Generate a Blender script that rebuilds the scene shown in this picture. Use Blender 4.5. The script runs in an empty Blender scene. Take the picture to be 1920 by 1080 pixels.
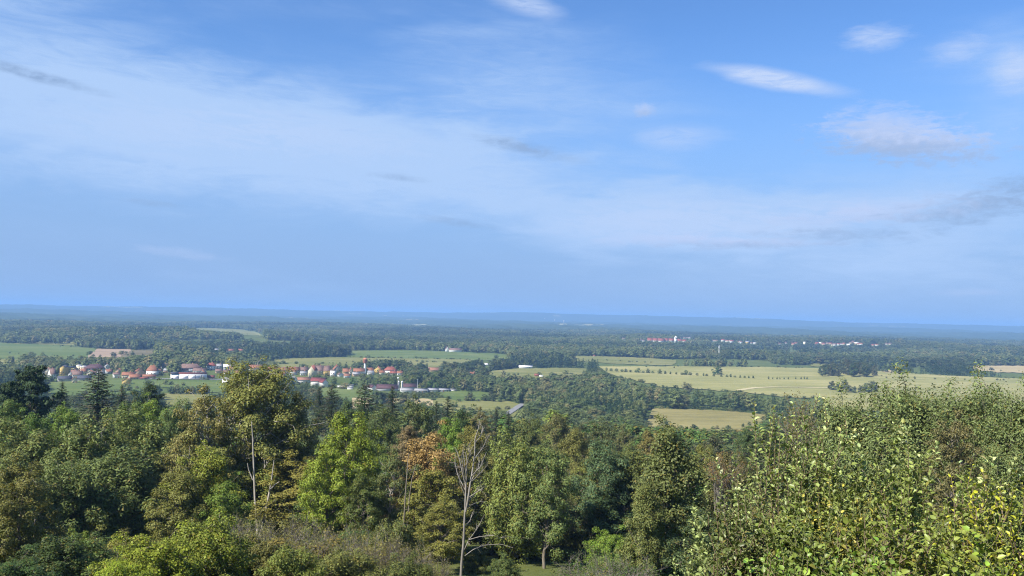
import bpy, math, random
import numpy as np

# ------------------------------------------------------------------ camera, sky, sun, exposure
scene = bpy.context.scene
FPX = 1600.0                       # focal length in pixels of the 1920 px wide photograph
PITCH, ROLL = math.radians(1.86), math.radians(1.25)
EYE = np.array([0.0, 0.0, 85.0])
cp, sp, cr, sr = math.cos(PITCH), math.sin(PITCH), math.cos(ROLL), math.sin(ROLL)
FWD = np.array([0.0, cp, sp]); R0 = np.array([1.0, 0, 0]); U0 = np.array([0.0, -sp, cp])
RIGHT = cr * R0 + sr * U0; UP = -sr * R0 + cr * U0
from mathutils import Matrix, Vector
cam_data = bpy.data.cameras.new('camera')
cam = bpy.data.objects.new('camera', cam_data)
scene.collection.objects.link(cam)
cam_data.sensor_width = 36.0; cam_data.lens = 36.0 * FPX / 1920.0
cam_data.clip_start = 0.1; cam_data.clip_end = 90000.0
cam.matrix_world = Matrix(((RIGHT[0], UP[0], -FWD[0], EYE[0]), (RIGHT[1], UP[1], -FWD[1], EYE[1]),
                           (RIGHT[2], UP[2], -FWD[2], EYE[2]), (0, 0, 0, 1)))
scene.camera = cam

SUN_AZ, SUN_EL = math.radians(-132.0), math.radians(44.0)    # clockwise from the view direction (+Y)
EXPOSURE = 1.0
scene.view_settings.view_transform = 'Standard'; scene.view_settings.look = 'None'
scene.view_settings.gamma = 1.0; scene.view_settings.use_curve_mapping = False
scene.view_settings.exposure = EXPOSURE
sun_data = bpy.data.lights.new('sun', 'SUN'); sun_data.energy = 5.0; sun_data.angle = math.radians(0.5)
sun_data.color = (1.0, 0.94, 0.83)
sun = bpy.data.objects.new('sun', sun_data); scene.collection.objects.link(sun)
sdir = Vector((math.sin(SUN_AZ) * math.cos(SUN_EL), math.cos(SUN_AZ) * math.cos(SUN_EL), math.sin(SUN_EL)))
sun.rotation_euler = sdir.to_track_quat('Z', 'Y').to_euler()
sun.location = (60, -60, 160)
scene.cycles.max_bounces = 3; scene.cycles.diffuse_bounces = 2; scene.cycles.transmission_bounces = 2; scene.cycles.adaptive_threshold = 0.015; scene.cycles.filter_width = 1.1
scene.cycles.volume_bounces = 0; scene.cycles.transparent_max_bounces = 4
scene.cycles.caustics_reflective = False; scene.cycles.caustics_refractive = False
scene.cycles.use_denoising = True; scene.cycles.denoiser = 'OPENIMAGEDENOISE'; scene.cycles.denoising_input_passes = 'RGB_ALBEDO_NORMAL'; scene.cycles.denoising_prefilter = 'NONE'

# --- sky: Nishita with a thin cirrus veil and a handful of small clouds
world = bpy.data.worlds.new('World'); scene.world = world; world.use_nodes = True
wt = world.node_tree; wt.nodes.clear()
def wn(t, **kw):
    n = wt.nodes.new(t)
    for k, v in kw.items(): setattr(n, k, v)
    return n
def wl(a, b): wt.links.new(a, b)
def wval(s, v):
    if isinstance(v, (int, float)): s.default_value = v
    else: wl(v, s)
def wm(op, a, b=0.0, c=None, clamp=False):
    n = wn('ShaderNodeMath', operation=op, use_clamp=clamp)
    wval(n.inputs[0], a)
    wval(n.inputs[1], b)
    if c is not None: wval(n.inputs[2], c)
    return n.outputs[0]
def wsmooth(v, lo, hi, to0=0.0, to1=1.0):
    n = wn('ShaderNodeMapRange', interpolation_type='SMOOTHSTEP')
    wval(n.inputs[0], v); n.inputs[1].default_value = lo; n.inputs[2].default_value = hi
    n.inputs[3].default_value = to0; n.inputs[4].default_value = to1
    return n.outputs[0]
def wnoise(vec, scale, detail=4.0, rough=0.55, dist=0.0):
    n = wn('ShaderNodeTexNoise'); wl(vec, n.inputs['Vector'])
    n.inputs['Scale'].default_value = scale; n.inputs['Detail'].default_value = detail
    n.inputs['Roughness'].default_value = rough; n.inputs['Distortion'].default_value = dist
    return n.outputs['Fac']
def wcomb(x, y, z):
    n = wn('ShaderNodeCombineXYZ')
    for s, v in zip(n.inputs, (x, y, z)): wval(s, v)
    return n.outputs[0]
def wmix(f, a, b):
    n = wn('ShaderNodeMix', data_type='RGBA'); wval(n.inputs[0], f)
    for s, v in ((n.inputs[6], a), (n.inputs[7], b)):
        if isinstance(v, tuple): s.default_value = (*v, 1)
        else: wl(v, s)
    return n.outputs[2]
sky = wn('ShaderNodeTexSky', sky_type='NISHITA'); sky.sun_disc = False
sky.sun_elevation = SUN_EL; sky.sun_rotation = SUN_AZ
sky.air_density = 1.0; sky.dust_density = 0.35; sky.ozone_density = 2.2; sky.altitude = 300
SKY_STRENGTH = 0.085
tc = wn('ShaderNodeTexCoord'); sx = wn('ShaderNodeSeparateXYZ'); wl(tc.outputs['Generated'], sx.inputs[0])
X, Y, Z = sx.outputs
AZ = wm('ARCTAN2', X, Y); EL = wm('ARCSINE', Z)
def px_dir(u, v):
    d = (u - 960) / FPX * RIGHT - (v - 540) / FPX * UP + FWD
    return d / np.linalg.norm(d)
def px_azel(u, v):
    d = px_dir(u, v); return math.atan2(d[0], d[1]), math.asin(d[2])
CV = wcomb(AZ, EL, 0.0)                     # direction on the sky as azimuth and elevation
stretch = wcomb(wm('MULTIPLY', AZ, 1.0), wm('MULTIPLY', EL, 4.5), 0.0)
n_big = wnoise(stretch, 2.6, 3.0, 0.5, 0.3)
n_mid = wnoise(stretch, 9.0, 5.0, 0.55, 0.6)
n_fin = wnoise(wcomb(wm('MULTIPLY', AZ, 1.0), wm('MULTIPLY', EL, 3.2), 3.7), 34.0, 6.0, 0.62, 0.5)
n_puf = wnoise(wcomb(AZ, wm('MULTIPLY', EL, 1.8), 9.1), 70.0, 5.0, 0.6, 0.2)
n_wsp = wnoise(wcomb(wm('ADD', AZ, wm('MULTIPLY', EL, .9)), wm('MULTIPLY', EL, 5.0), 5.3), 22.0, 7.0, 0.66, 0.9)
def blob(u, v, wu, wv, tilt, edge_noise, amount, soft):
    """one cloud: an ellipse on the sky with its rim broken up by noise"""
    a, e = px_azel(u, v); c, s = math.cos(math.radians(tilt)), math.sin(math.radians(tilt))
    da = wm('SUBTRACT', AZ, a); de = wm('SUBTRACT', EL, e)
    p = wm('ADD', wm('MULTIPLY', da, c * FPX / wu), wm('MULTIPLY', de, -s * FPX / wu))
    q = wm('ADD', wm('MULTIPLY', da, s * FPX / wv), wm('MULTIPLY', de, c * FPX / wv))
    d = wm('SQRT', wm('ADD', wm('MULTIPLY', p, p), wm('MULTIPLY', q, q)))
    d = wm('ADD', d, wm('MULTIPLY', wm('SUBTRACT', edge_noise, 0.5), amount))
    return wsmooth(d, 1.0, 1.0 - soft), q
def add(*m):
    r = m[0]
    for k in m[1:]: r = wm('ADD', r, k)
    return r
# thin high veil: broad soft patches, present all round the sky
veil_free = wsmooth(n_big, 0.46, 0.74, 0.0, 0.55)
veil = add(wm('MULTIPLY', veil_free, 0.55),
           *[wm('MULTIPLY', blob(u, v, a, b, t, n_mid, 1.0, 1.0)[0], k) for (u, v, a, b, t, k) in (
               (420, 270, 720, 170, 0, .78), (40, 130, 480, 230, 8, .60), (820, 330, 560, 140, 4, .60),
               (1250, 415, 400, 100, -2, 1.15), (480, 265, 330, 90, 1, .45), (1720, 400, 440, 140, 0, .70), (1900, 170, 120, 160, 8, .30), (1000, 120, 420, 190, 12, .30),
               (1600, 520, 800, 110, 0, .50), (800, 230, 800, 240, 4, .26))])
veil = wm('MULTIPLY', wm('MULTIPLY', veil, wsmooth(n_mid, 0.22, 0.70, 0.70, 1.25)), wsmooth(n_wsp, 0.25, 0.75, 0.80, 1.18))
veil = wsmooth(veil, 0.0, 1.05, 0.0, 0.96)
# small separate clouds, bright top and greyer belly
CL = ((1235, 412, 210, 40, -3, .50, n_wsp, 1.2, .95, 0), (1480, 425, 170, 26, -4, .42, n_wsp, 1.5, .95, 0), (1660, 385, 190, 22, -3, .40, n_wsp, 1.6, .95, 0), (600, 255, 200, 36, 3, .30, n_wsp, 1.4, .95, 0), (330, 240, 220, 40, -2, .28, n_wsp, 1.4, .95, 0), (1740, 275, 110, 26, 5, .55, n_puf, 2.0, .9, .55),
      (1448, 148, 122, 17, 13, .80, n_mid, .5, .8, 0), (1640, 70, 58, 19, 2, .5, n_fin, .9, .85, 0), (1795, 92, 52, 20, -8, .40, n_fin, .9, .9, 0),
      (1205, 207, 26, 12, 0, .50, n_puf, 1.3, .9, .45), (1275, 254, 96, 22, 0, .34, n_mid, .6, .8, 0), (1690, 262, 135, 34, 6, .85, n_puf, 1.5, .85, .70),
      (1650, 232, 100, 30, 3, .50, n_fin, 1.4, .9, .25), (995, 12, 84, 18, 13, .48, n_mid, .8, .9, 0), (995, 280, 100, 14, 11, .60, n_mid, .8, .95, .75),
      (60, 140, 105, 9, 8, .62, n_mid, .7, .9, .80), (1905, 130, 44, 38, 20, .55, n_fin, .9, .9, 0), (1800, 395, 140, 22, -2, .45, n_fin, 1.5, .9, .75),
      (1905, 355, 66, 22, -6, .55, n_fin, 1.2, .9, .85), (1620, 400, 150, 18, -3, .55, n_fin, 1.6, .9, .15), (1590, 440, 170, 13, 0, .32, n_fin, 1.5, .9, .75),
      (1370, 455, 170, 11, 1, .60, n_fin, 1.3, .9, .65), (1230, 448, 120, 12, -2, .40, n_fin, 1.3, .9, .05), (325, 473, 95, 9, 4, .26, n_fin, 1.2, .9, .05), (750, 334, 62, 7, 4, .35, n_mid, .9, .9, .8),
      (860, 418, 75, 8, 6, .38, n_mid, .9, .9, .8), (290, 381, 52, 6, 4, .30, n_mid, .9, .9, .8), (1820, 548, 60, 7, 0, .25, n_fin, 1.2, .9, .1))
clouds = None
for (u, v, wu, wv, t, k, nz, amt, soft, grey) in CL:
    nz2 = wm('ADD', wm('MULTIPLY', nz, .55), wm('MULTIPLY', n_wsp, .45)); m, q = blob(u, v, wu * 1.25, wv * 1.35, t, nz2, amt * 2.3, soft)
    f = wm('MINIMUM', wm('MULTIPLY', wm('MULTIPLY', m, k * 1.3), wsmooth(n_puf if grey > .6 else n_wsp, .28, .68, .45, 1.25)), .95)
    if grey > 0:
        g = grey if grey >= .74 else wm('MULTIPLY', wsmooth(wm('ADD', q, wm('MULTIPLY', wm('SUBTRACT', nz, 0.5), 1.6)), 0.55, -0.55), grey)
    else: g = 0.0
    clouds = (clouds or []) + [(f, g)]
# skies: lower air is paler and bluer than the bare model gives
KE = SKY_STRENGTH * 2 ** EXPOSURE
def K(r, g, b): return (r / KE, g / KE, b / KE)
tint = wn('ShaderNodeMix', data_type='RGBA', blend_type='MULTIPLY'); tint.inputs[0].default_value = 1.0
wl(sky.outputs[0], tint.inputs[6]); tint.inputs[7].default_value = (0.55, 0.79, 1.08, 1)
base = tint.outputs[2]
hz = wsmooth(EL, 0.34, 0.02)               # far cloud bank low over the plain
base = wmix(wm('MULTIPLY', hz, 0.95), base, K(0.290, 0.455, 0.775))
col = wmix(veil, base, K(0.455, 0.640, 0.960))
for f, g in clouds:
    cc = wmix(g, K(0.56, 0.67, 0.95), K(0.275, 0.415, 0.67)) if not isinstance(g, float) else (K(0.56, 0.69, 0.965) if g == 0.0 else K(0.29, 0.43, 0.68))
    col = wmix(f, col, cc)
bg = wn('ShaderNodeBackground'); wl(col, bg.inputs['Color']); bg.inputs['Strength'].default_value = SKY_STRENGTH
wo = wn('ShaderNodeOutputWorld'); wl(bg.outputs[0], wo.inputs['Surface'])

# ------------------------------------------------------------------ helpers
COL = scene.collection
rng = np.random.default_rng(7)
def tag(o, label=None, cat=None, group=None, kind=None):
    if label: o['label'] = label
    if cat: o['category'] = cat
    if group: o['group'] = group
    if kind: o['kind'] = kind
    return o
def mk_mesh(name, V, F, mat=None, smooth=False):
    """V: (n,3); F: (m,k) index array, or a list of such arrays"""
    V = np.asarray(V, dtype=np.float32)
    Fs = [np.asarray(f, dtype=np.int32) for f in (F if isinstance(F, list) else [F]) if len(f)]
    me = bpy.data.meshes.new(name)
    me.vertices.add(len(V)); me.vertices.foreach_set('co', V.ravel())
    idx = np.concatenate([f.ravel() for f in Fs]); tot = np.concatenate([np.full(len(f), f.shape[1], np.int32) for f in Fs])
    st = np.concatenate([[0], np.cumsum(tot)[:-1]]).astype(np.int32)
    me.loops.add(len(idx)); me.loops.foreach_set('vertex_index', idx)
    me.polygons.add(len(tot)); me.polygons.foreach_set('loop_start', st)
    if smooth: me.polygons.foreach_set('use_smooth', np.ones(len(tot), bool))
    me.update(calc_edges=True)
    if mat: me.materials.append(mat)
    return me
def link(name, me, parent=None, loc=None):
    o = bpy.data.objects.new(name, me); COL.objects.link(o)
    if parent is not None: o.parent = parent
    if loc is not None: o.location = loc
    return o
def empty(name, loc=(0, 0, 0), rz=0.0):
    o = bpy.data.objects.new(name, None); COL.objects.link(o)
    o.location = [float(a) for a in loc]; o.rotation_euler = (0, 0, rz); o.empty_display_size = 0.5
    return o
def project(P):
    P = np.atleast_2d(P) - EYE
    z = P @ FWD
    return np.stack([960 + FPX * (P @ RIGHT) / z, 540 - FPX * (P @ UP) / z, z], 1)
def in_poly(px, py, poly):
    inside = np.zeros(len(px), bool); n = len(poly)
    for i in range(n):
        x0, y0 = poly[i]; x1, y1 = poly[i - 1]
        if y0 == y1: continue
        c = ((y0 > py) != (y1 > py)) & (px < (x1 - x0) * (py - y0) / (y1 - y0) + x0)
        inside ^= c
    return inside

# --- materials
def new_mat(name):
    m = bpy.data.materials.new(name); m.use_nodes = True
    nt = m.node_tree; nt.nodes.clear()
    return m, nt
class NT:
    def __init__(s, nt): s.nt = nt
    def n(s, t, **kw):
        n = s.nt.nodes.new(t)
        for k, v in kw.items(): setattr(n, k, v)
        return n
    def l(s, a, b): s.nt.links.new(a, b)
    def noise(s, vec, scale, detail=4, rough=.55, dist=0):
        n = s.n('ShaderNodeTexNoise')
        if vec is not None: s.l(vec, n.inputs['Vector'])
        n.inputs['Scale'].default_value = scale; n.inputs['Detail'].default_value = detail
        n.inputs['Roughness'].default_value = rough; n.inputs['Distortion'].default_value = dist
        return n.outputs['Fac']
    def ramp(s, f, stops, interp='LINEAR'):
        n = s.n('ShaderNodeValToRGB'); s.l(f, n.inputs[0]); e = n.color_ramp; e.interpolation = interp
        while len(e.elements) < len(stops): e.elements.new(0.5)
        for el, (p, c) in zip(e.elements, stops): el.position = p; el.color = (*c, 1)
        return n.outputs[0]
    def mix(s, f, a, b, mode='MIX'):
        n = s.n('ShaderNodeMix', data_type='RGBA', blend_type=mode)
        for sock, v in ((n.inputs[0], f), (n.inputs[6], a), (n.inputs[7], b)):
            if isinstance(v, tuple): sock.default_value = (*v, 1)
            elif isinstance(v, (int, float)): sock.default_value = v
            else: s.l(v, sock)
        return n.outputs[2]
    def math(s, op, a, b=0.0):
        n = s.n('ShaderNodeMath', operation=op)
        for sock, v in ((n.inputs[0], a), (n.inputs[1], b)):
            if isinstance(v, (int, float)): sock.default_value = v
            else: s.l(v, sock)
        return n.outputs[0]
    def maprange(s, v, a, b, c, d):
        n = s.n('ShaderNodeMapRange'); s.l(v, n.inputs[0])
        for i, k in enumerate((a, b, c, d)): n.inputs[i + 1].default_value = k
        return n.outputs[0]
    def mapping(s, vec, scale=(1, 1, 1), rot=(0, 0, 0)):
        n = s.n('ShaderNodeMapping'); s.l(vec, n.inputs[0]); n.inputs['Scale'].default_value = scale; n.inputs['Rotation'].default_value = rot
        return n.outputs[0]
    def out(s, sh):
        o = s.n('ShaderNodeOutputMaterial'); s.l(sh, o.inputs['Surface'])
    def bsdf(s, col, rough=.8, spec=.2, normal=None):
        b = s.n('ShaderNodeBsdfPrincipled')
        if isinstance(col, tuple): b.inputs['Base Color'].default_value = (*col, 1)
        else: s.l(col, b.inputs['Base Color'])
        b.inputs['Roughness'].default_value = rough; b.inputs['Specular IOR Level'].default_value = spec
        if normal is not None: s.l(normal, b.inputs['Normal'])
        return b.outputs[0]
    def bump(s, hgt, strength, dist):
        n = s.n('ShaderNodeBump'); s.l(hgt, n.inputs['Height']); n.inputs['Strength'].default_value = strength; n.inputs['Distance'].default_value = dist
        return n.outputs[0]
def foliage_mat(name, source, stops=None, transl=.27, spec=.16, rough=.5, var=(.55, 1.45), warm=.08, gain=1.62):
    """leaves: one colour per tree, varied leaf by leaf, letting light through"""
    m, nt = new_mat(name); t = NT(nt)
    geo = t.n('ShaderNodeNewGeometry'); oi = t.n('ShaderNodeObjectInfo')
    if source == 'object': c = oi.outputs['Color']
    else: c = t.ramp(oi.outputs['Random'], stops)
    v = t.maprange(geo.outputs['Random Per Island'], 0, 1, var[0] * gain, var[1] * gain)
    col = t.n('ShaderNodeVectorMath', operation='SCALE'); t.l(c, col.inputs[0]); t.l(v, col.inputs['Scale'])
    col = t.mix(1.0, col.outputs[0], (1.04, 1.01, .78), 'MULTIPLY')
    if warm > 0:                                      # some leaves turning
        w = t.math('GREATER_THAN', t.math('FRACT', t.math('MULTIPLY', geo.outputs['Random Per Island'], 37.7)), 1 - warm)
        col = t.mix(t.math('MULTIPLY', w, .55), col, (.22, .15, .03))
    b = t.bsdf(col, rough, spec)
    tr = t.n('ShaderNodeBsdfTranslucent')
    t.l(t.mix(1.0, col, (1.15, 1.1, .55), 'MULTIPLY'), tr.inputs['Color'])
    mx = t.n('ShaderNodeMixShader'); mx.inputs[0].default_value = transl
    t.l(b, mx.inputs[1]); t.l(tr.outputs[0], mx.inputs[2]); t.out(mx.outputs[0])
    return m
def bark_mat(name, c0, c1, scale=3.0):
    m, nt = new_mat(name); t = NT(nt); tcd = t.n('ShaderNodeTexCoord')
    n = t.noise(t.mapping(tcd.outputs['Object'], (1, 1, .25)), scale, 6, .65)
    t.out(t.bsdf(t.ramp(n, [(.3, c0), (.7, c1)]), .9, .1, t.bump(n, .6, .05)))
    return m
def plain_mat(name, c, rough=.75, spec=.25, var=.18, scale=.6):
    m, nt = new_mat(name); t = NT(nt); tcd = t.n('ShaderNodeTexCoord')
    n = t.noise(tcd.outputs['Object'], scale, 5, .6)
    lo = tuple(a * (1 - var) for a in c); hi = tuple(min(1, a * (1 + var)) for a in c)
    t.out(t.bsdf(t.ramp(n, [(.3, lo), (.7, hi)]), rough, spec))
    return m

# ------------------------------------------------------------------ terrain
_KY = np.array([-4000, -400, -40, -8, 0, 6, 10, 16, 25, 45, 70, 120, 180, 260, 400, 550, 700, 900, 1e5])
_KZ = np.array([150, 100, 86, 83.8, 83.3, 82.4, 81.2, 79.2, 76.2, 69.5, 62.3, 54, 46, 36, 19, 7, 1.5, 0, 0])
_SKYLINE = [(-900, 560), (-400, 566), (0, 571), (60, 570.5), (120, 574), (200, 575), (400, 578.5), (600, 582), (760, 586), (830, 587.5), (900, 586.5), (980, 585), (1060, 588), (1130, 590), (1200, 591),
            (1260, 593), (1320, 595), (1400, 597), (1480, 600), (1600, 605), (1700, 607), (1760, 609), (1840, 611), (1920, 613), (2300, 620), (2800, 628)]
_SA = np.array([px_azel(u, v) for u, v in _SKYLINE])
def fade(v, a, b):
    t = np.clip((v - a) / (b - a), 0, 1); return t * t * (3 - 2 * t)
def height(x, y):
    x = np.asarray(x, float); y = np.asarray(y, float)
    d = np.where(y > 0, np.sqrt(y * y + (.35 * x) ** 2), y)
    z = sum(np.interp(d * f, _KY, _KZ) for f in (.90, .95, 1.0, 1.05, 1.10)) / 5
    r = np.hypot(x, y); az = np.arctan2(x, y)
    z = z + fade(d, 900, 1500) * (2.2 * np.sin(x / 230 + 1.3) * np.sin(y / 310 + .4) + 1.4 * np.sin((x + .6 * y) / 150))
    z = z + fade(r, 1500, 2600) * 4.0 * np.sin(az * 14 + r / 420) + fade(r, 3500, 6000) * (6 * np.sin(az * 21 + r / 900) + 5 * np.sin(az * 9 - r / 510))
    z = z + 14 * np.exp(-((r - 2500) / 260) ** 2) * fade(az, -.62, -.40) * (1 - fade(az, -.30, -.20))
    z = z + 12 * np.exp(-((r - 3150) / 330) ** 2) * fade(az, .08, .16) * (1 - fade(az, .42, .50))
    z = z + 24 * np.exp(-((r - 7600) / 900) ** 2) * (.6 + .4 * np.sin(az * 9 + 1)) + 34 * np.exp(-((r - 9900) / 700) ** 2) * (.6 + .4 * np.sin(az * 13 + 2.2))
    zs = 85 + np.tan(np.interp(az, _SA[:, 0], _SA[:, 1])) * 13500
    z = z + fade(r, 11000, 13500) * (zs - 12)
    return z
def ray_ground(u, v, lift=0.0):
    """the point of the ground seen in direction (u, v)"""
    d = px_dir(u, v); T = np.geomspace(4, 40000, 4000)
    P = EYE + T[:, None] * d
    g = P[:, 2] - height(P[:, 0], P[:, 1]) - lift
    k = np.argmax(g < 0) if (g < 0).any() else len(T) - 1
    k = max(k, 1); f = g[k - 1] / (g[k - 1] - g[k]) if g[k] != g[k - 1] else 0
    f = min(max(f, 0), 1)
    p = EYE + (T[k - 1] + f * (T[k] - T[k - 1])) * d
    return np.array([p[0], p[1], float(height(p[0], p[1]))])
def at_dist(u, D):
    """ground point at horizontal distance D in the azimuth of column u"""
    d = px_dir(u, 620); hd = np.array([d[0], d[1]]) / math.hypot(d[0], d[1])
    p = hd * D; return np.array([p[0], p[1], float(height(p[0], p[1]))])
def horizon_y(u):
    return 592.0 + (u - 960) * math.tan(ROLL)
def polar_sheet(radii, az, lift=None):
    Rr, A = np.meshgrid(radii, az, indexing='ij')
    x = Rr * np.sin(A); y = Rr * np.cos(A); z = height(x, y)
    if lift is not None: z = z + lift(x, y, Rr, A)
    V = np.stack([x, y, z], -1).reshape(-1, 3); n, m = len(radii), len(az)
    i = np.arange(n - 1)[:, None] * m + np.arange(m - 1)[None]
    F = np.stack([i, i + 1, i + m + 1, i + m], -1).reshape(-1, 4)
    return V, F

# ground sheet: grass and scrub underfoot, rough meadow between the woods
m, nt = new_mat('grass_ground'); t = NT(nt); geo = t.n('ShaderNodeNewGeometry'); P = geo.outputs['Position']
a = t.noise(P, .012, 5, .6); b = t.noise(P, .35, 5, .65); c = t.noise(P, 6.0, 4, .7)
g = t.ramp(a, [(.30, (.050, .075, .022)), (.52, (.085, .105, .032)), (.72, (.145, .140, .055))])
g = t.mix(.45, g, t.ramp(b, [(.3, (.035, .065, .015)), (.7, (.135, .165, .045))]))
t.out(t.bsdf(g, .95, .05, t.bump(c, .7, .12)))
M_ground = m
az_front = np.radians(np.arange(-46, 46.01, .3)); az_rest = np.radians(np.arange(46, 314.01, 4))[1:]
V, F = polar_sheet(np.concatenate([[.4], np.geomspace(1.2, 5200, 230)]), np.concatenate([az_front, az_rest]))
tag(link('ground', mk_mesh('ground', V, F, M_ground, True)), kind='structure')

# far forested plain and hills
m, nt = new_mat('far_forest_canopy'); t = NT(nt); geo = t.n('ShaderNodeNewGeometry'); P = geo.outputs['Position']
a = t.noise(t.mapping(P, (1, 1, 0)), .0016, 6, .6); b = t.noise(t.mapping(P, (1, 1, 0)), .03, 4, .7); c = t.noise(t.mapping(P, (.6, 1, 0)), .0011, 3, .5)
g = t.ramp(a, [(.32, (.022, .040, .020)), (.5, (.040, .062, .026)), (.68, (.075, .090, .040))])
g = t.mix(.5, g, t.ramp(b, [(.35, (.015, .028, .012)), (.65, (.075, .095, .042))]))
clear = t.math('MULTIPLY', t.math('GREATER_THAN', c, .665), t.math('GREATER_THAN', a, .48))
g = t.mix(clear, g, (.26, .25, .13))
t.out(t.bsdf(g, .95, .03))
def canopy(x, y, r, A):
    q = np.random.default_rng(3)
    n = q.random(x.shape) * 9
    n = n + 7 * np.sin(A * 260 + r / 70) * np.sin(r / 95 + A * 90)
    return n * fade(r, 4600, 5200) + 3 - 9 * (1 - fade(r, 4400, 4900))
azf = np.radians(np.concatenate([np.arange(-60, -37, .8), np.arange(-37, 37.01, .16), np.arange(37.8, 60.1, .8)]))
V, F = polar_sheet(np.concatenate([np.geomspace(4400, 13000, 250), np.geomspace(13050, 14500, 20), [16000, 20000, 26000, 32000]]), azf, canopy)
tag(link('hills', mk_mesh('hills', V, F, m, False)), kind='structure')
azb = np.radians(np.arange(60, 300.1, 3))
V, F = polar_sheet(np.geomspace(4400, 30000, 40), azb, lambda x, y, r, A: 3.0 * np.ones_like(x))
tag(link('hills', mk_mesh('hills_behind', V, F, m, True)), kind='structure')

# ------------------------------------------------------------------ fields (outlines in photograph columns and rows, laid on the ground)
def field_mat(name, c0, c1, c2, stripe=0.0, ang=0.0):
    m, nt = new_mat(name); t = NT(nt); geo = t.n('ShaderNodeNewGeometry'); P = geo.outputs['Position']
    a = t.noise(t.mapping(P, (1, 1, 0)), .009, 6, .62, .4); b = t.noise(t.mapping(P, (1, 1, 0), (0, 0, ang)), .22, 5, .7)
    st = t.noise(t.mapping(P, (.006, .16, 0), (0, 0, ang)), 1.0, 3, .6)
    bd = t.noise(t.mapping(P, (.0016, .020, 0), (0, 0, ang * .3)), 1.0, 4, .6, .3)
    a = t.math('ADD', t.math('MULTIPLY', a, .55), t.math('MULTIPLY', bd, .45))
    f = t.math('ADD', t.math('MULTIPLY', a, .6), t.math('ADD', t.math('MULTIPLY', b, .22), t.math('MULTIPLY', st, .18 + stripe)))
    g = t.ramp(f, [(.41 + stripe * .45, c0), (.5 + stripe * .5, c1), (.59 + stripe * .55, c2)])
    t.out(t.bsdf(g, .95, .05, t.bump(b, .4, .3)))
    return m
M_dry = field_mat('dry_meadow', (0.165, 0.168, 0.058), (0.235, 0.226, 0.086), (0.320, 0.285, 0.125), .1, .5)
M_green = field_mat('green_meadow', (0.065, 0.099, 0.027), (0.095, 0.129, 0.036), (0.141, 0.163, 0.055), .1, .2)
M_mid = field_mat('pale_meadow', (0.106, 0.122, 0.036), (0.156, 0.160, 0.053), (0.217, 0.201, 0.080), .12, -.3)
M_plough = field_mat('ploughed_soil', (0.228, 0.163, 0.110), (0.281, 0.205, 0.141), (0.327, 0.243, 0.167), .25, .8)
M_scrub = field_mat('brown_scrub', (0.084, 0.076, 0.042), (0.122, 0.106, 0.057), (0.160, 0.133, 0.076))
M_tan = field_mat('tan_grass', (0.160, 0.145, 0.056), (0.225, 0.198, 0.078), (0.290, 0.248, 0.110), .12, 1.1)
M_stubble = field_mat('stubble', (0.274, 0.220, 0.114), (0.342, 0.281, 0.152), (0.395, 0.327, 0.190), .2, .3)
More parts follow.
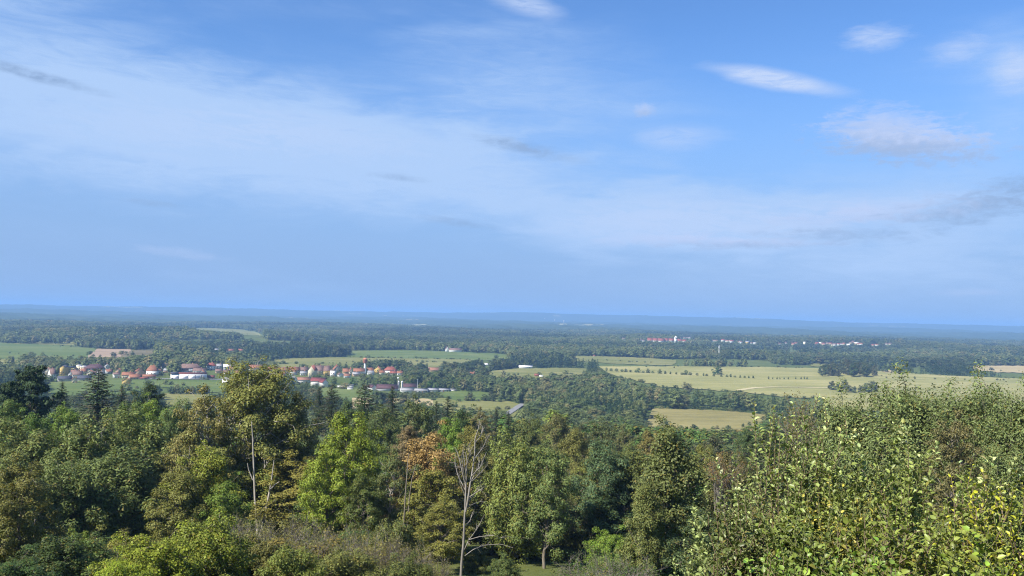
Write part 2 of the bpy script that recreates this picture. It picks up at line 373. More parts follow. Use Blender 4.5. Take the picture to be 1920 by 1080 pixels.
FIELDS = [
    ('green_field', M_green, [(-60, 641), (60, 645), (178, 653), (166, 667), (120, 668), (60, 665), (-60, 660)], 10),
    ('ploughed_field', M_plough, [(182, 654), (246, 655), (224, 668), (190, 669), (165, 667)], 8),
    ('scrub_field', M_scrub, [(248, 656), (292, 655), (290, 664), (226, 668)], 4),
    ('pale_field', M_mid, [(26, 639.5), (150, 641), (150, 644.5), (26, 642)], 3),
    ('green_field', M_mid, [(-60, 673), (36, 674), (34, 681), (-60, 681)], 8),
    ('far_field', M_mid, [(346, 614.5), (400, 615.5), (455, 618), (492, 626), (494, 632), (470, 629), (440, 622), (380, 619)], 2),
    ('village_meadow', M_green, [(90, 716), (230, 712.5), (330, 711.5), (476, 712), (478, 722), (395, 731), (350, 724), (318, 722), (290, 721), (232, 735), (95, 742)], 6),
    ('lower_meadow', M_mid, [(305, 739), (392, 738), (388, 750), (350, 758), (312, 756)], 20),
    ('lower_meadow', M_green, [(600, 728), (700, 731), (690, 741), (648, 744), (600, 742)], 16),
    ('central_field', M_green, [(655, 658), (745, 656.5), (850, 659), (945, 664), (958, 671), (885, 675), (800, 673), (690, 671), (640, 669.5), (660, 665)], 3),
    ('central_field', M_mid, [(508, 675), (560, 672.5), (640, 669.5), (690, 671), (800, 673), (885, 675), (870, 679), (800, 680), (735, 672), (640, 682), (525, 683)], 10),
    ('valley_field', M_green, [(835, 733), (905, 735), (925, 742), (918, 752), (860, 753), (826, 746)], 0),
    ('valley_field', M_mid, [(826, 746), (860, 753), (918, 752), (948, 752), (972, 758), (966, 768), (880, 770), (845, 764), (800, 760), (812, 752)], 16),
    ('tan_field', M_stubble, [(660, 747), (700, 748), (806, 749), (812, 752), (800, 757), (700, 757), (660, 754)], 14),
    ('hill_field', M_mid, [(905, 698), (960, 692), (1068, 690.5), (1100, 692), (1094, 700), (1070, 703), (1000, 706), (960, 704), (915, 703)], 8),
    ('upper_field', M_mid, [(1052, 667.5), (1130, 668.5), (1200, 671), (1268, 676), (1262, 680.5), (1180, 679), (1080, 673)], 5),
    ('wide_field', M_dry, [(1122, 687.5), (1300, 687.5), (1440, 689), (1530, 691), (1655, 697), (1760, 704), (1920, 711), (2040, 716), (2040, 770), (1800, 775), (1560, 770), (1540, 746), (1510, 748),
                           (1440, 742), (1388, 735), (1340, 733), (1240, 726), (1200, 716), (1162, 708), (1140, 700)], 0),
    ('near_field', M_tan, [(1216, 767), (1300, 769), (1380, 773), (1438, 779), (1425, 795), (1380, 806), (1290, 806), (1205, 798), (1222, 785)], 24),
    ('strip_field', M_green, [(1655, 682), (1735, 684), (1735, 688), (1655, 686)], 3),
    ('strip_field', M_green, [(1470, 664), (1500, 664.5), (1500, 667), (1470, 666)], 3),
    ('strip_field', M_mid, [(1520, 682), (1560, 683), (1560, 685.5), (1520, 684.5)], 3),
    ('stubble_field', M_stubble, [(1800, 686), (1980, 687), (1980, 699), (1880, 696), (1830, 692)], 3),
    ('dry_field', M_stubble, [(1650, 694), (1690, 696), (1700, 700), (1660, 700)], 0),
]
FR = np.random.default_rng(17)
def inset_grid(poly, n):
    us = [p[0] for p in poly]; vs = [p[1] for p in poly]
    return min(us), max(us), min(vs), max(vs)
def lay_field(name, mat, poly, extend, lift):
    """sheet following the ground inside an outline; extend lengthens it under the trees standing in front"""
    u0, u1, v0, v1 = inset_grid(poly, 0)
    us = np.linspace(u0 + .01, u1 - .01, max(6, int((u1 - u0) / 9)) + 1)
    top, bot = [], []
    for u in us:
        ys = []
        for i in range(len(poly)):
            (x0, y0), (x1, y1) = poly[i - 1], poly[i]
            if (x0 <= u < x1) or (x1 <= u < x0): ys.append(y0 + (y1 - y0) * (u - x0) / (x1 - x0))
        if not ys: ys = [v0, v0 + .2]
        top.append(min(ys) + FR.normal() * .35); bot.append(max(ys) + extend + FR.normal() * .6)
    n = 7; V = []
    for u, a, b in zip(us, top, bot):
        A = ray_ground(u, a); B = ray_ground(u, b)
        for k in range(n):
            f = k / (n - 1); p = A * (1 - f) + B * f
            V.append((p[0], p[1], float(height(p[0], p[1])) + lift))
    i = np.arange(len(us) - 1)[:, None] * n + np.arange(n - 1)[None]
    F = np.stack([i, i + 1, i + n + 1, i + n], -1).reshape(-1, 4)
    return tag(link(name, mk_mesh(name, V, F, mat, True)), kind='structure')
for k, (nm, mt, poly, ext) in enumerate(FIELDS):
    lay_field(nm, mt, poly, ext, .35 + .03 * k)
M_track = plain_mat('sandy_track_soil', (.40, .35, .20), .95, .05, .12, .05)
M_road = plain_mat('asphalt_grey', (.19, .19, .19), .8, .2, .1, .05)
def ribbon(name, mat, pts, width, lift):
    C = np.array([ray_ground(u, v) for u, v in pts])
    T = np.linspace(0, len(C) - 1, 40); q = np.stack([np.interp(T, np.arange(len(C)), C[:, i]) for i in range(2)], 1)
    d = np.gradient(q, axis=0); d /= np.linalg.norm(d, axis=1)[:, None]; nrm = np.stack([-d[:, 1], d[:, 0]], 1) * width / 2
    V = []
    for p, w in zip(q, nrm):
        for s in (-1, 1): V.append((p[0] + s * w[0], p[1] + s * w[1], float(height(*(p + s * w))) + lift))
    i = np.arange(len(q) - 1) * 2
    return tag(link(name, mk_mesh(name, V, np.stack([i, i + 1, i + 3, i + 2], 1), mat)), kind='structure')
ribbon('field_path', M_track, [(1385, 733), (1415, 728.5), (1450, 727), (1500, 727.5), (1560, 729)], 9, 1.2)
ribbon('road', M_road, [(950, 779), (962, 771), (972, 764), (981, 759)], 6, 1.2)
ribbon('village_road', M_road, [(262, 711.8), (320, 711.6), (400, 712.4), (470, 714)], 9, 1.0)

def nth(i):
    W = 'first second third fourth fifth sixth seventh eighth ninth tenth eleventh twelfth thirteenth fourteenth fifteenth sixteenth seventeenth eighteenth nineteenth twentieth'.split()
    T = {20: 'twenty', 30: 'thirty'}
    i += 1
    if i <= 20: return W[i - 1]
    return 'thirtieth' if i == 30 else T[i // 10 * 10] + '-' + W[i % 10 - 1]

# ------------------------------------------------------------------ buildings
WALL = {k: plain_mat('plaster_' + k, c, .85, .15, .06, .5) for k, c in dict(white=(.72, .71, .67), cream=(.64, .57, .42), yellow=(.66, .47, .16), grey=(.46, .46, .46), peach=(.58, .42, .30), brick=(.40, .17, .11)).items()}
def roof_mat(name, c):
    m, nt = new_mat(name); t = NT(nt); tcd = t.n('ShaderNodeTexCoord')
    n = t.noise(tcd.outputs['Object'], .5, 6, .65); w = t.n('ShaderNodeTexWave', bands_direction='Z'); t.l(tcd.outputs['Object'], w.inputs[0]); w.inputs['Scale'].default_value = 1.6
    f = t.math('ADD', t.math('MULTIPLY', n, .8), t.math('MULTIPLY', w.outputs['Fac'], .2))
    t.out(t.bsdf(t.ramp(f, [(.3, tuple(a * .7 for a in c)), (.7, tuple(a * 1.25 for a in c))]), .8, .2))
    return m
ROOF = {k: roof_mat('roof_' + k, c) for k, c in dict(orange=(.235, .105, .062), red=(.22, .075, .055), mauve=(.165, .105, .088), crimson=(.17, .046, .045), slate=(.060, .062, .080), grey=(.26, .26, .27), purple=(.085, .045, .050), brown=(.24, .12, .08), white=(.70, .68, .66)).items()}
M_glass = plain_mat('window_glass_dark', (.045, .05, .06), .15, .6, .1, 1)
M_wood = plain_mat('door_wood_brown', (.16, .09, .05), .7, .2, .2, 2)
M_metal = plain_mat('pale_metal', (.62, .62, .63), .5, .4, .08, .3)
M_steel = plain_mat('dark_steel', (.12, .12, .13), .5, .4, .08, .3)
def box(x0, x1, y0, y1, z0, z1):
    V = np.array([(x, y, z) for z in (z0, z1) for y in (y0, y1) for x in (x0, x1)], float)
    F = np.array([(0, 2, 3, 1), (4, 5, 7, 6), (0, 1, 5, 4), (2, 6, 7, 3), (0, 4, 6, 2), (1, 3, 7, 5)])
    return V, F
def join(parts):
    Vs, Fs, o = [], {}, 0
    for V, F in parts:
        V = np.asarray(V, float)
        for f in (F if isinstance(F, list) else [F]):
            f = np.asarray(f)
            Fs.setdefault(f.shape[1], []).append(f + o)
        Vs.append(V); o += len(V)
    return np.concatenate(Vs), [np.concatenate(v) for v in Fs.values()]
WINDOW = mk_mesh('window', *box(-.55, .55, -.05, .02, -.7, .7), M_glass)
DOOR = mk_mesh('door', *box(-.55, .55, -.06, .02, 0, 2.1), M_wood)
HOUSES = []
OCC = []            # what should stay in sight: (u0, u1, v0, v1, distance)
FOOT = []           # footprints kept free of trees: (x, y, radius)
def swap(V, on):    # turn the ridge by a quarter
    if not on: return V
    V = np.array(V, float); return np.stack([-V[:, 1], V[:, 0], V[:, 2]], 1)
def slab(a, b, c, d, t):
    """roof plane a b c d with thickness t below it"""
    P = np.array([a, b, c, d], float); Q = P - np.array([0, 0, t])
    return np.concatenate([P, Q]), np.array([(0, 1, 2, 3), (7, 6, 5, 4), (0, 4, 5, 1), (1, 5, 6, 2), (2, 6, 7, 3), (3, 7, 4, 0)])
def house(name, label, u0, u1, vb, ve, vr, wall, roof, form='p', rot=0.0, depth=9.0, chimney=True, windows=True, cat='house', group=None, simple=False, clear=True):
    uc = (u0 + u1) / 2; p = ray_ground(uc, vb); D = float(np.dot(p - EYE, FWD)); k = D / FPX
    ve = ve - .22 * (ve - vr)
    w = (u1 - u0) * k; hw = max(2.2, (vb - ve) * k); hr = max(.6, (ve - vr) * k)
    w = max(w, 3.0)
    az = math.atan2(p[0], p[1]); rz = -az + math.radians(rot)
    if clear: OCC.append((u0 + .5, u1 - .5, vr - 1, vb - .38 * (vb - vr), D)); HOUSES.append((uc, vb, label))
    FOOT.append((p[0], p[1] + depth / 2, max(w, depth) * .62))
    ridge_across = form != 'g'
    L, B = (w, depth) if ridge_across else (depth, w)          # length along the ridge, breadth
    l, b = L / 2, B / 2
    root = None if simple else empty(name, (p[0], p[1], p[2] - .3), rz)
    sh = np.array([0, depth / 2, 0])
    q = not ridge_across
    if form == 'h':
        wv, wf = box(-l, l, -b, b, 0, hw); walls = [(wv, wf)]
        o = .4; rl = max(l - b * .8, .3)
        rv = [(-l - o, -b - o, hw - .1), (l + o, -b - o, hw - .1), (l + o, b + o, hw - .1), (-l - o, b + o, hw - .1), (-rl, 0, hw + hr), (rl, 0, hw + hr),
              (-l - o, -b - o, hw - .35), (l + o, -b - o, hw - .35), (l + o, b + o, hw - .35), (-l - o, b + o, hw - .35)]
        roofp = [(rv, [np.array([(0, 1, 5, 4), (2, 3, 4, 5), (0, 6, 7, 1), (1, 7, 8, 2), (2, 8, 9, 3), (3, 9, 6, 0), (9, 8, 7, 6)]), np.array([(1, 2, 5), (3, 0, 4)])])]
    elif form == 'f':
        wv, wf = box(-l, l, -b, b, 0, hw); walls = [(wv, wf)]
        roofp = [box(-l - .25, l + .25, -b - .25, b + .25, hw, hw + max(.3, min(hr, .8)))]
    else:
        wv = [(-l, -b, 0), (l, -b, 0), (l, b, 0), (-l, b, 0), (-l, -b, hw), (l, -b, hw), (l, b, hw), (-l, b, hw), (-l, 0, hw + hr - .1), (l, 0, hw + hr - .1)]
        walls = [(wv, [np.array([(0, 1, 5, 4), (2, 3, 7, 6), (3, 2, 1, 0)]), np.array([(3, 0, 4, 8, 7), (1, 2, 6, 9, 5)])])]
        o, e = .35, .45; s = hr / b
        roofp = [slab((-l - o, -b - e, hw - e * s + .15), (l + o, -b - e, hw - e * s + .15), (l + o, 0, hw + hr + .15), (-l - o, 0, hw + hr + .15), .22),
                 slab((l + o, b + e, hw - e * s + .15), (-l - o, b + e, hw - e * s + .15), (-l - o, 0, hw + hr + .15), (l + o, 0, hw + hr + .15), .22)]
    WV, WF = join(walls); RV, RF = join(roofp)
    WV = swap(WV, q) + sh; RV = swap(RV, q) + sh
    if simple:
        V, Fq = join([(WV, WF), (RV, RF)])
        me = mk_mesh(name, V, Fq, WALL[wall]); me.materials.append(ROOF[roof])
        nW = len(WV); mi = [1 if poly.vertices[0] >= nW else 0 for poly in me.polygons]
        me.polygons.foreach_set('material_index', mi)
        o = link(name, me, None, (p[0], p[1], p[2] - .3)); o.rotation_euler = (0, 0, rz)
        return tag(o, label, cat, group)
    link('wall', mk_mesh('wall', WV, WF, WALL[wall]), root)
    r = link('roof', mk_mesh('roof', RV, RF, ROOF[roof]), root)
    if chimney:
        cx = (.25 * l if ridge_across else 0); cy = depth / 2 + (0.6 if ridge_across else .2 * l)
        link('chimney', mk_mesh('chimney', *box(cx - .35, cx + .35, cy - .35, cy + .35, hw + hr - 1.2, hw + hr + 1.1), WALL['brick']), r)
    if windows:
        n = max(2, min(7, int(w / 3.2)))
        for fl in range(2 if hw > 5 else 1):
            for i in range(n):
                x = (i + .5) / n * w - w / 2
                if fl == 0 and i == n // 2:
                    link('door', DOOR, root, (x, 0, .1))
                else: link('window', WINDOW, root, (x, 0, 1.6 + 2.8 * fl))
    return tag(root, label, cat, group)

# the village in the valley, from the left edge of the roofs to the farmyard
house('house', 'small white gabled house half hidden in trees at the village edge', 74, 84, 709, 699, 692, 'white', 'mauve', 'g', 15)
house('house', 'narrow cream house with mauve roof left of the yellow block', 84, 93, 706, 696, 690, 'cream', 'mauve', 'g', -10)
house('house', 'white house with a mauve roof slope facing the valley meadow', 95, 105, 710, 703, 691, 'white', 'mauve', 'p', 20)
house('apartment_block', 'tall yellow gable-ended wing of the yellow block with dark roof', 112, 121, 704, 689, 685, 'yellow', 'slate', 'g', -18, 12, False, True, 'building')
house('apartment_block', 'long low yellow block with dark flat roof beside the tall yellow gable', 121.5, 140, 698, 689, 686.5, 'yellow', 'slate', 'f', 0, 12, False, True, 'building')
house('apartment_block', 'narrow cream block with pale roof behind the village roofs', 143, 150, 697, 686, 684, 'cream', 'white', 'f', -8, 12, False, True, 'building')
house('apartment_block', 'cream block with grey-white flat roof right of the narrow cream block', 150.5, 162, 697, 688, 685.5, 'cream', 'white', 'f', 0, 12, False, True, 'building')
house('house', 'large cream house under a dark purple-brown hipped roof', 162, 196, 698, 692, 683, 'cream', 'purple', 'h', 8, 15)
house('house', 'small orange-roofed house in front of the purple hipped roof', 153, 163, 702, 697, 691, 'cream', 'orange', 'p', 12)
house('house', 'cream gable with brown roof below the purple hipped roof', 163, 175, 704, 700, 694.5, 'cream', 'brown', 'g', -8)
house('house', 'white gable end of the house beside the mauve-brown roof', 128, 135.5, 706, 701, 696, 'white', 'mauve', 'g', -12)
house('house', 'low house with a broad mauve-brown roof next to the white gable', 136, 153, 708, 703.5, 695, 'white', 'mauve', 'p', -6)
house('shed', 'long dark slate-roofed shed on the village meadow edge', 110, 134, 716, 711, 705, 'grey', 'slate', 'p', 5, 9, False, False, 'shed')
house('shed', 'blue-grey roofed shed right of the small cream house', 146, 169, 714, 710, 704, 'grey', 'slate', 'p', -5, 9, False, False, 'shed')
house('house', 'tiny cream house with orange roof standing before the dark sheds', 135, 144.5, 718.5, 712, 706, 'cream', 'orange', 'g', 0, 6, False)
house('house', 'white gable peeping out of trees right of the purple hipped roof', 198, 206, 694, 688, 683, 'white', 'grey', 'g', 10)
house('house', 'small white house with flat mauve roof among bushes', 213, 225, 709, 702, 698.5, 'white', 'mauve', 'p', 6)
house('house', 'low cream house with wide orange roof left in the orange cluster', 229, 251, 709, 704, 697.5, 'cream', 'orange', 'p', -6)
house('house', 'orange-roofed house with peach gable at the back of the cluster', 254, 271, 704, 699, 691.5, 'peach', 'orange', 'g', 14, 10)
house('house', 'cream house with orange roof in the middle of the orange cluster', 244, 265, 712, 708, 702, 'cream', 'orange', 'p', 10)
house('house', 'lone yellow gabled house on white base at the meadow', 229, 244.5, 720.5, 714.5, 708.5, 'yellow', 'orange', 'g', -4, 8, False)
house('house', 'tall house with steep orange roof and chimney right of the orange cluster', 274, 293, 706, 697, 685, 'white', 'orange', 'h', -14, 9)
house('house', 'long low orange roof below the steep orange one', 268, 291, 709.5, 706, 702, 'peach', 'orange', 'p', -4, 8)
house('shed', 'low rust-red shed at the road end of the cluster', 263, 277, 712, 710, 708, 'brick', 'red', 'p', 0, 6, False, False, 'shed')
house('house', 'pale mauve roof between the tall bushes behind the steep orange roof', 302, 316, 691, 688, 681.5, 'white', 'mauve', 'p', 10)
house('house', 'long house with pale mauve hipped roof above the white workshop', 336, 376, 698, 692, 682, 'white', 'mauve', 'h', 4, 12)
house('house', 'dark mauve roof right below the long mauve hipped roof', 362, 384, 700, 696, 690, 'white', 'mauve', 'p', -10)
house('house', 'house with bright orange-red roof behind garden trees', 388, 405, 694, 687, 680, 'white', 'red', 'h', 6)
house('house', 'grey-roofed house right beside the bright orange-red roof', 405.5, 416, 693, 687, 682, 'white', 'grey', 'p', -6)
house('house', 'grey-white house with flat pale roof left of the big olive tree', 419, 432, 695, 688, 683, 'grey', 'white', 'p', 0)
house('house', 'small orange roof just left of the big olive tree', 431, 442, 697, 693, 687, 'cream', 'orange', 'p', 4)
house('shed', 'small red lean-to right of the white workshop', 389, 402, 710, 707, 703.5, 'brick', 'red', 'p', 0, 6, False, False, 'shed')
house('house', 'orange-roofed house showing through the olive tree top', 466, 492, 696, 691, 684, 'cream', 'orange', 'p', 0)
house('terrace_house', 'leftmost orange roof of the long terrace', 500, 520, 700, 694, 688, 'cream', 'orange', 'p', 3)
house('terrace_house', 'second orange roof of the long terrace', 521, 541, 700, 695, 689, 'cream', 'orange', 'p', 4)
house('terrace_house', 'terrace roof with pale dormer wall right of two orange roofs', 542, 561, 700.5, 695, 688, 'cream', 'orange', 'p', 2)
house('terrace_house', 'mauve-red terrace roof left of the tall cream gable', 561.5, 577, 700.5, 695, 688, 'cream', 'mauve', 'p', 2)
house('house', 'tall cream gable end with red roof in the terrace middle', 577, 589, 707, 696, 685.5, 'cream', 'red', 'g', -18, 14)
house('terrace_house', 'broad mauve-red roof right of the tall cream gable', 589.5, 606, 703, 697, 685.5, 'cream', 'mauve', 'p', -6, 12)
house('terrace_house', 'long reddish roof over a yellowish wall ending in a white gable', 606.5, 618, 705, 697, 686, 'yellow', 'mauve', 'p', -6, 12)
house('house', 'white plastered end block of the terrace', 618.5, 627.5, 706, 695, 692, 'white', 'mauve', 'f', -14, 9)
house('house', 'cream gable with orange roof at the right end of the terrace', 627, 639, 700, 693, 684.5, 'cream', 'orange', 'g', 16, 10)
house('house', 'small orange-roofed house behind the round dark tree', 643, 656, 703, 698, 691, 'peach', 'orange', 'p', 5)
house('house', 'cream gable between two orange roofs left of the water tower', 655.5, 662, 704, 697, 690, 'cream', 'orange', 'g', 10)
house('long_house', 'long low white house with orange roof reaching to the water tower', 662.5, 683, 702, 697, 690.5, 'white', 'orange', 'p', -4, 10, True, True, 'house')
house('house', 'small orange roof just right of the water tower', 688, 700, 699, 695, 689.5, 'cream', 'orange', 'p', 0)
house('house', 'yellow gable with orange roof right of the water tower', 701, 714, 700, 694, 687.5, 'yellow', 'orange', 'g', -12)
house('house', 'wide house with red hipped roof at the right village end', 721, 744, 700, 695.5, 687.5, 'white', 'red', 'h', 6, 12)
house('house', 'low red roof in front of the wide hipped roof', 731, 745, 702.5, 700, 695.5, 'white', 'red', 'p', 0, 7)
# smaller houses in the gaps and gardens between them
gaps = [(86, 698, 9), (106, 701, 8), (140, 702, 9), (176, 703, 11), (190, 704, 10), (206, 701, 9), (222, 699, 8), (236, 696, 10), (262, 697, 8), (296, 700, 10), (312, 699, 9), (326, 697, 9), (346, 699, 8), (378, 703, 9), (410, 700, 10), (424, 702, 9), (446, 703, 10),
        (510, 706, 10), (530, 706, 9), (548, 703, 9), (568, 704, 9), (640, 707, 8), (650, 709, 9), (668, 706, 10), (694, 703, 9), (716, 703, 8), (750, 704, 9)]
r3 = random.Random(12)
for i, (u, vb, w) in enumerate(gaps):
    wl_ = r3.choice(['white', 'cream', 'white', 'peach', 'grey']); rf = r3.choice(['orange', 'orange', 'mauve', 'red', 'brown', 'grey'])
    house('house', '%s small house from the left in the gaps of the village, %s-walled with %s roof' % (nth(i), wl_, rf), u - w * .62, u + w * .62, vb, vb - 4.2, vb - 8.4, wl_, rf, r3.choice('ppg'), r3.uniform(-20, 20), 8, r3.random() < .6, w > 8.5, 'house', 'small village houses', False, r3.random() < .6)
# workshops and farm
w18 = house('workshop', 'white flat workshop with three big doors and dark-roofed left end', 322, 386, 711.5, 701, 698.5, 'white', 'red', 'f', 0, 14, False, False, 'workshop')
D18 = float(np.dot(ray_ground(354, 711.5) - EYE, FWD)) / FPX
for a, b, mt, nm in ((-28, -19, M_metal, 'roller_door'), (-17, -2, WALL['white'], 'roller_door'), (-.5, 10, WALL['white'], 'roller_door'), (24, 27, M_steel, 'door')):
    link(nm, mk_mesh(nm, *box(a * D18, b * D18, -.12, .05, .3, 7.6 * D18), mt), w18)
for a, b in ((-18.6, -17.3), (-1.7, -.8), (10.4, 12.2), (20, 22.2)):
    link('painted_recess_shade', mk_mesh('painted_recess_shade', *box(a * D18, b * D18, -.05, .05, .3, 8.6 * D18), M_steel), w18)  # flat dark strips on the wall paint the shade of recesses
link('roof_cap', mk_mesh('roof_cap', *join([box(-32 * D18, -19 * D18, -.6, 14.6, 10.9 * D18, 13.2 * D18)]), ROOF['slate']), w18)
house('workshop', 'white block with low roofs just left of the olive tree', 417, 441, 719, 711, 707.5, 'white', 'grey', 'f', 0, 12, False, True, 'workshop')
house('barn', 'white gable end of the red-roofed works', 550, 557.5, 721, 713, 706, 'white', 'grey', 'g', 14, 14, False, False, 'barn')
house('barn', 'white works hall with a dark brown-red roof seen above the olive tree', 558, 582, 719, 713, 707.5, 'white', 'brown', 'p', 0, 14, False, True, 'barn')
b36 = house('barn', 'white hall with a crimson roof and a dark open gateway', 582.5, 609, 724, 715.5, 708.5, 'white', 'crimson', 'p', -4, 15, False, False, 'barn')
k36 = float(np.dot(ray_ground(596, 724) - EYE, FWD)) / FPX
link('gateway', mk_mesh('gateway', *box(-8 * k36, -1 * k36, -.1, .05, .2, 5.5 * k36), M_steel), b36)  # dark panel on the wall paints the shade inside the open gateway
house('barn', 'white gabled end hall right of the crimson roof', 604, 615.5, 725.5, 718, 711, 'white', 'crimson', 'g', 20, 12, False, False, 'barn')
house('shed', 'small white shed below the village trees', 652, 663, 726, 723, 720.5, 'white', 'grey', 'f', 0, 6, False, False, 'shed')
house('shed', 'lower white shed of the pair on the meadow edge', 651, 661.5, 731, 727.5, 725.5, 'white', 'grey', 'f', 0, 6, False, False, 'shed')
house('shed', 'low pale shed left of the two white sheds', 634, 645, 728.5, 725.5, 723.5, 'white', 'white', 'p', 15, 6, False, False, 'shed')
house('barn', 'white gable of the long purple-roofed barn', 697, 707.5, 733, 727.5, 721.5, 'white', 'purple', 'g', 24, 14, False, False, 'barn')
house('barn', 'long barn with a dark purple roof above a pale wall', 706, 745, 733.5, 729.5, 721, 'grey', 'purple', 'p', -3, 14, False, False, 'barn')
house('barn', 'purple barn roof right of the two white silos', 755, 782, 729, 726, 719.5, 'grey', 'purple', 'p', 6, 12, False, False, 'barn')
house('barn', 'grey-roofed farm hall right below the silos', 752, 776, 736, 732.5, 727.5, 'white', 'grey', 'p', 8, 12, False, False, 'barn')
house('barn', 'open-fronted grey cowshed in the middle of the farmyard', 777, 802, 736.5, 732.5, 729, 'grey', 'grey', 'p', -4, 12, False, True, 'barn')
house('barn', 'low pale-roofed cowshed between the grey ones', 803, 822, 735, 731.5, 728, 'white', 'grey', 'p', 4, 10, False, False, 'barn')
house('barn', 'long grey cowshed with dark openings at the right end of the farm', 822, 842, 735, 731, 728.5, 'grey', 'grey', 'p', -3, 10, False, True, 'barn')
house('barn', 'low concrete clamp wall at the far right of the farm', 842, 855, 734, 732, 731, 'grey', 'grey', 'f', -8, 6, False, False, 'barn')
house('farmhouse', 'lone farmhouse with mauve roof on the big green field', 842, 865, 660.5, 657, 652.5, 'white', 'mauve', 'p', -4, 11, True, False, 'farmhouse')
house('farmhouse', 'taller white gabled end of the lone field farmhouse', 835.5, 841.8, 660, 655.5, 650, 'white', 'mauve', 'g', 10, 11, True, False, 'farmhouse')
house('house', 'small white house with orange roof among trees right of the farm', 880, 893, 703, 700.5, 697, 'white', 'orange', 'p', -8, 8)
house('house', 'small white-roofed building in the trees above the valley', 907, 917, 685.5, 683.5, 681, 'white', 'white', 'p', 0, 8, False, False)
house('house', 'brown-roofed barn among trees above the farm', 803, 826, 697, 694.5, 689, 'peach', 'brown', 'p', 0, 9, False, False, 'barn')
house('house', 'dark red little house with white yard wall on the pale hill field', 1002, 1010, 706.5, 703.5, 700.5, 'brick', 'red', 'p', 0, 6, False, False)
house('shed', 'white yard shed right of the dark red little house', 1011, 1018, 707, 704.5, 703.5, 'white', 'white', 'f', 0, 5, False, False, 'shed')
house('shed', 'long white greenhouse-like shed at the hill field edge', 973, 998, 691, 688, 685, 'white', 'white', 'p', 0, 9, False, False, 'shed')
house('house', 'far orange roof in the woods above the village', 425, 439, 660, 658, 654, 'cream', 'orange', 'p', 5, 9, False, False)
house('house', 'second far orange roof in the woods above the village', 447, 456, 660, 657.5, 654, 'cream', 'orange', 'p', -5, 9, False, False)
house('house', 'far grey roof left of the two orange roofs in the woods', 400, 411, 658, 656, 653.5, 'white', 'grey', 'p', 0, 9, False, False)
house('house', 'tiny red roof at the wood edge above the upper field', 1112, 1116, 669, 667.5, 665.5, 'white', 'red', 'p', 0, 7, False, False)

# water tower: white shaft carrying a red tank
def lathe(prof, n=16):
    prof = np.array(prof, float); a = np.arange(n) * 2 * np.pi / n
    V = np.stack([prof[:, 0:1] * np.cos(a), prof[:, 0:1] * np.sin(a), np.repeat(prof[:, 1:2], n, 1)], -1).reshape(-1, 3)
    F = [(i * n + j, i * n + (j + 1) % n, (i + 1) * n + (j + 1) % n, (i + 1) * n + j) for i in range(len(prof) - 1) for j in range(n)]
    return V, np.array(F)
def tower_at(u, vb):
    p = ray_ground(u, vb); return p, float(np.dot(p - EYE, FWD)) / FPX
p, k = tower_at(684, 701)
wtw = tag(empty('water_tower', p), 'white water tower with a red brick tank above the orange roofs', 'water tower')
link('shaft', mk_mesh('shaft', *lathe([(2.6 * k, 0), (2.3 * k, 8 * k), (1.9 * k, 18 * k), (2.2 * k, 20 * k)], 14), WALL['white'], True), wtw)
tank = link('tank', mk_mesh('tank', *lathe([(2.0 * k, 19.5 * k), (4.2 * k, 21.5 * k), (4.3 * k, 27 * k), (4.5 * k, 27.2 * k), (3.2 * k, 29 * k), (.3 * k, 30.3 * k)], 14), WALL['brick']), wtw)
link('roof_finial', mk_mesh('roof_finial', *lathe([(.25 * k, 30 * k), (.2 * k, 31.4 * k), (.02, 31.6 * k)], 6), M_steel), tank)
OCC.append((678, 690, 670, 700, k * FPX)); FOOT.append((p[0], p[1], 6))
for u, lab in ((747.2, 'left one of the two slender white farm silos'), (753.6, 'right one of the two slender white farm silos')):
    p, k = tower_at(u, 731)
    s = tag(empty('silo', p), lab, 'silo', 'farm silos')
    link('barrel', mk_mesh('barrel', *lathe([(1.6 * k, 0), (1.6 * k, 15.2 * k), (1.65 * k, 15.3 * k)], 14), WALL['white'], True), s)
    link('dome', mk_mesh('dome', *lathe([(1.7 * k, 15.2 * k), (1.3 * k, 16.1 * k), (.7 * k, 16.7 * k), (.02, 17 * k)], 14), M_metal, True), s)
    link('ladder', mk_mesh('ladder', *box(-.25, .25, -1.75 * k, -1.62 * k, .5, 15 * k), M_steel), s)
    OCC.append((u - 3, u + 3, 713, 728, k * FPX)); FOOT.append((p[0], p[1], 4))
p, k = tower_at(746, 733)
s = tag(empty('feed_elevator', p), 'thin elevator pipe with a white head rising behind the silos', 'elevator')
link('pipe', mk_mesh('pipe', *lathe([(.35 * k, 0), (.35 * k, 23 * k)], 6), M_metal), s)
link('head', mk_mesh('head', *lathe([(.4 * k, 22.5 * k), (1.7 * k, 23.5 * k), (1.7 * k, 25 * k), (.1, 26 * k)], 10), WALL['white'], True), s)
OCC.append((743, 749, 706, 714, k * FPX))
p, k = tower_at(782.5, 731)
s = tag(empty('chimney_pipe', p), 'thin grey chimney pole standing right of the purple farm roof', 'chimney')
link('flue', mk_mesh('flue', *lathe([(.8 * k, 0), (.65 * k, 19 * k), (.8 * k, 19.1 * k), (.8 * k, 19.8 * k)], 8), WALL['grey'], True), s)
OCC.append((780, 785, 711, 725, k * FPX))
p, k = tower_at(1348, 672)
s = tag(empty('radio_mast', p), 'thin white radio mast rising from the far wood', 'mast')
link('pole', mk_mesh('pole', *lathe([(.9 * k, 0), (.55 * k, 15 * k), (.4 * k, 25 * k)], 8), WALL['white']), s)
link('antenna', mk_mesh('antenna', *lathe([(.5 * k, 19 * k), (.9 * k, 19.3 * k), (.9 * k, 22 * k), (.3 * k, 22.3 * k)], 8), M_metal), s)
OCC.append((1346, 1350, 646, 661, k * FPX))

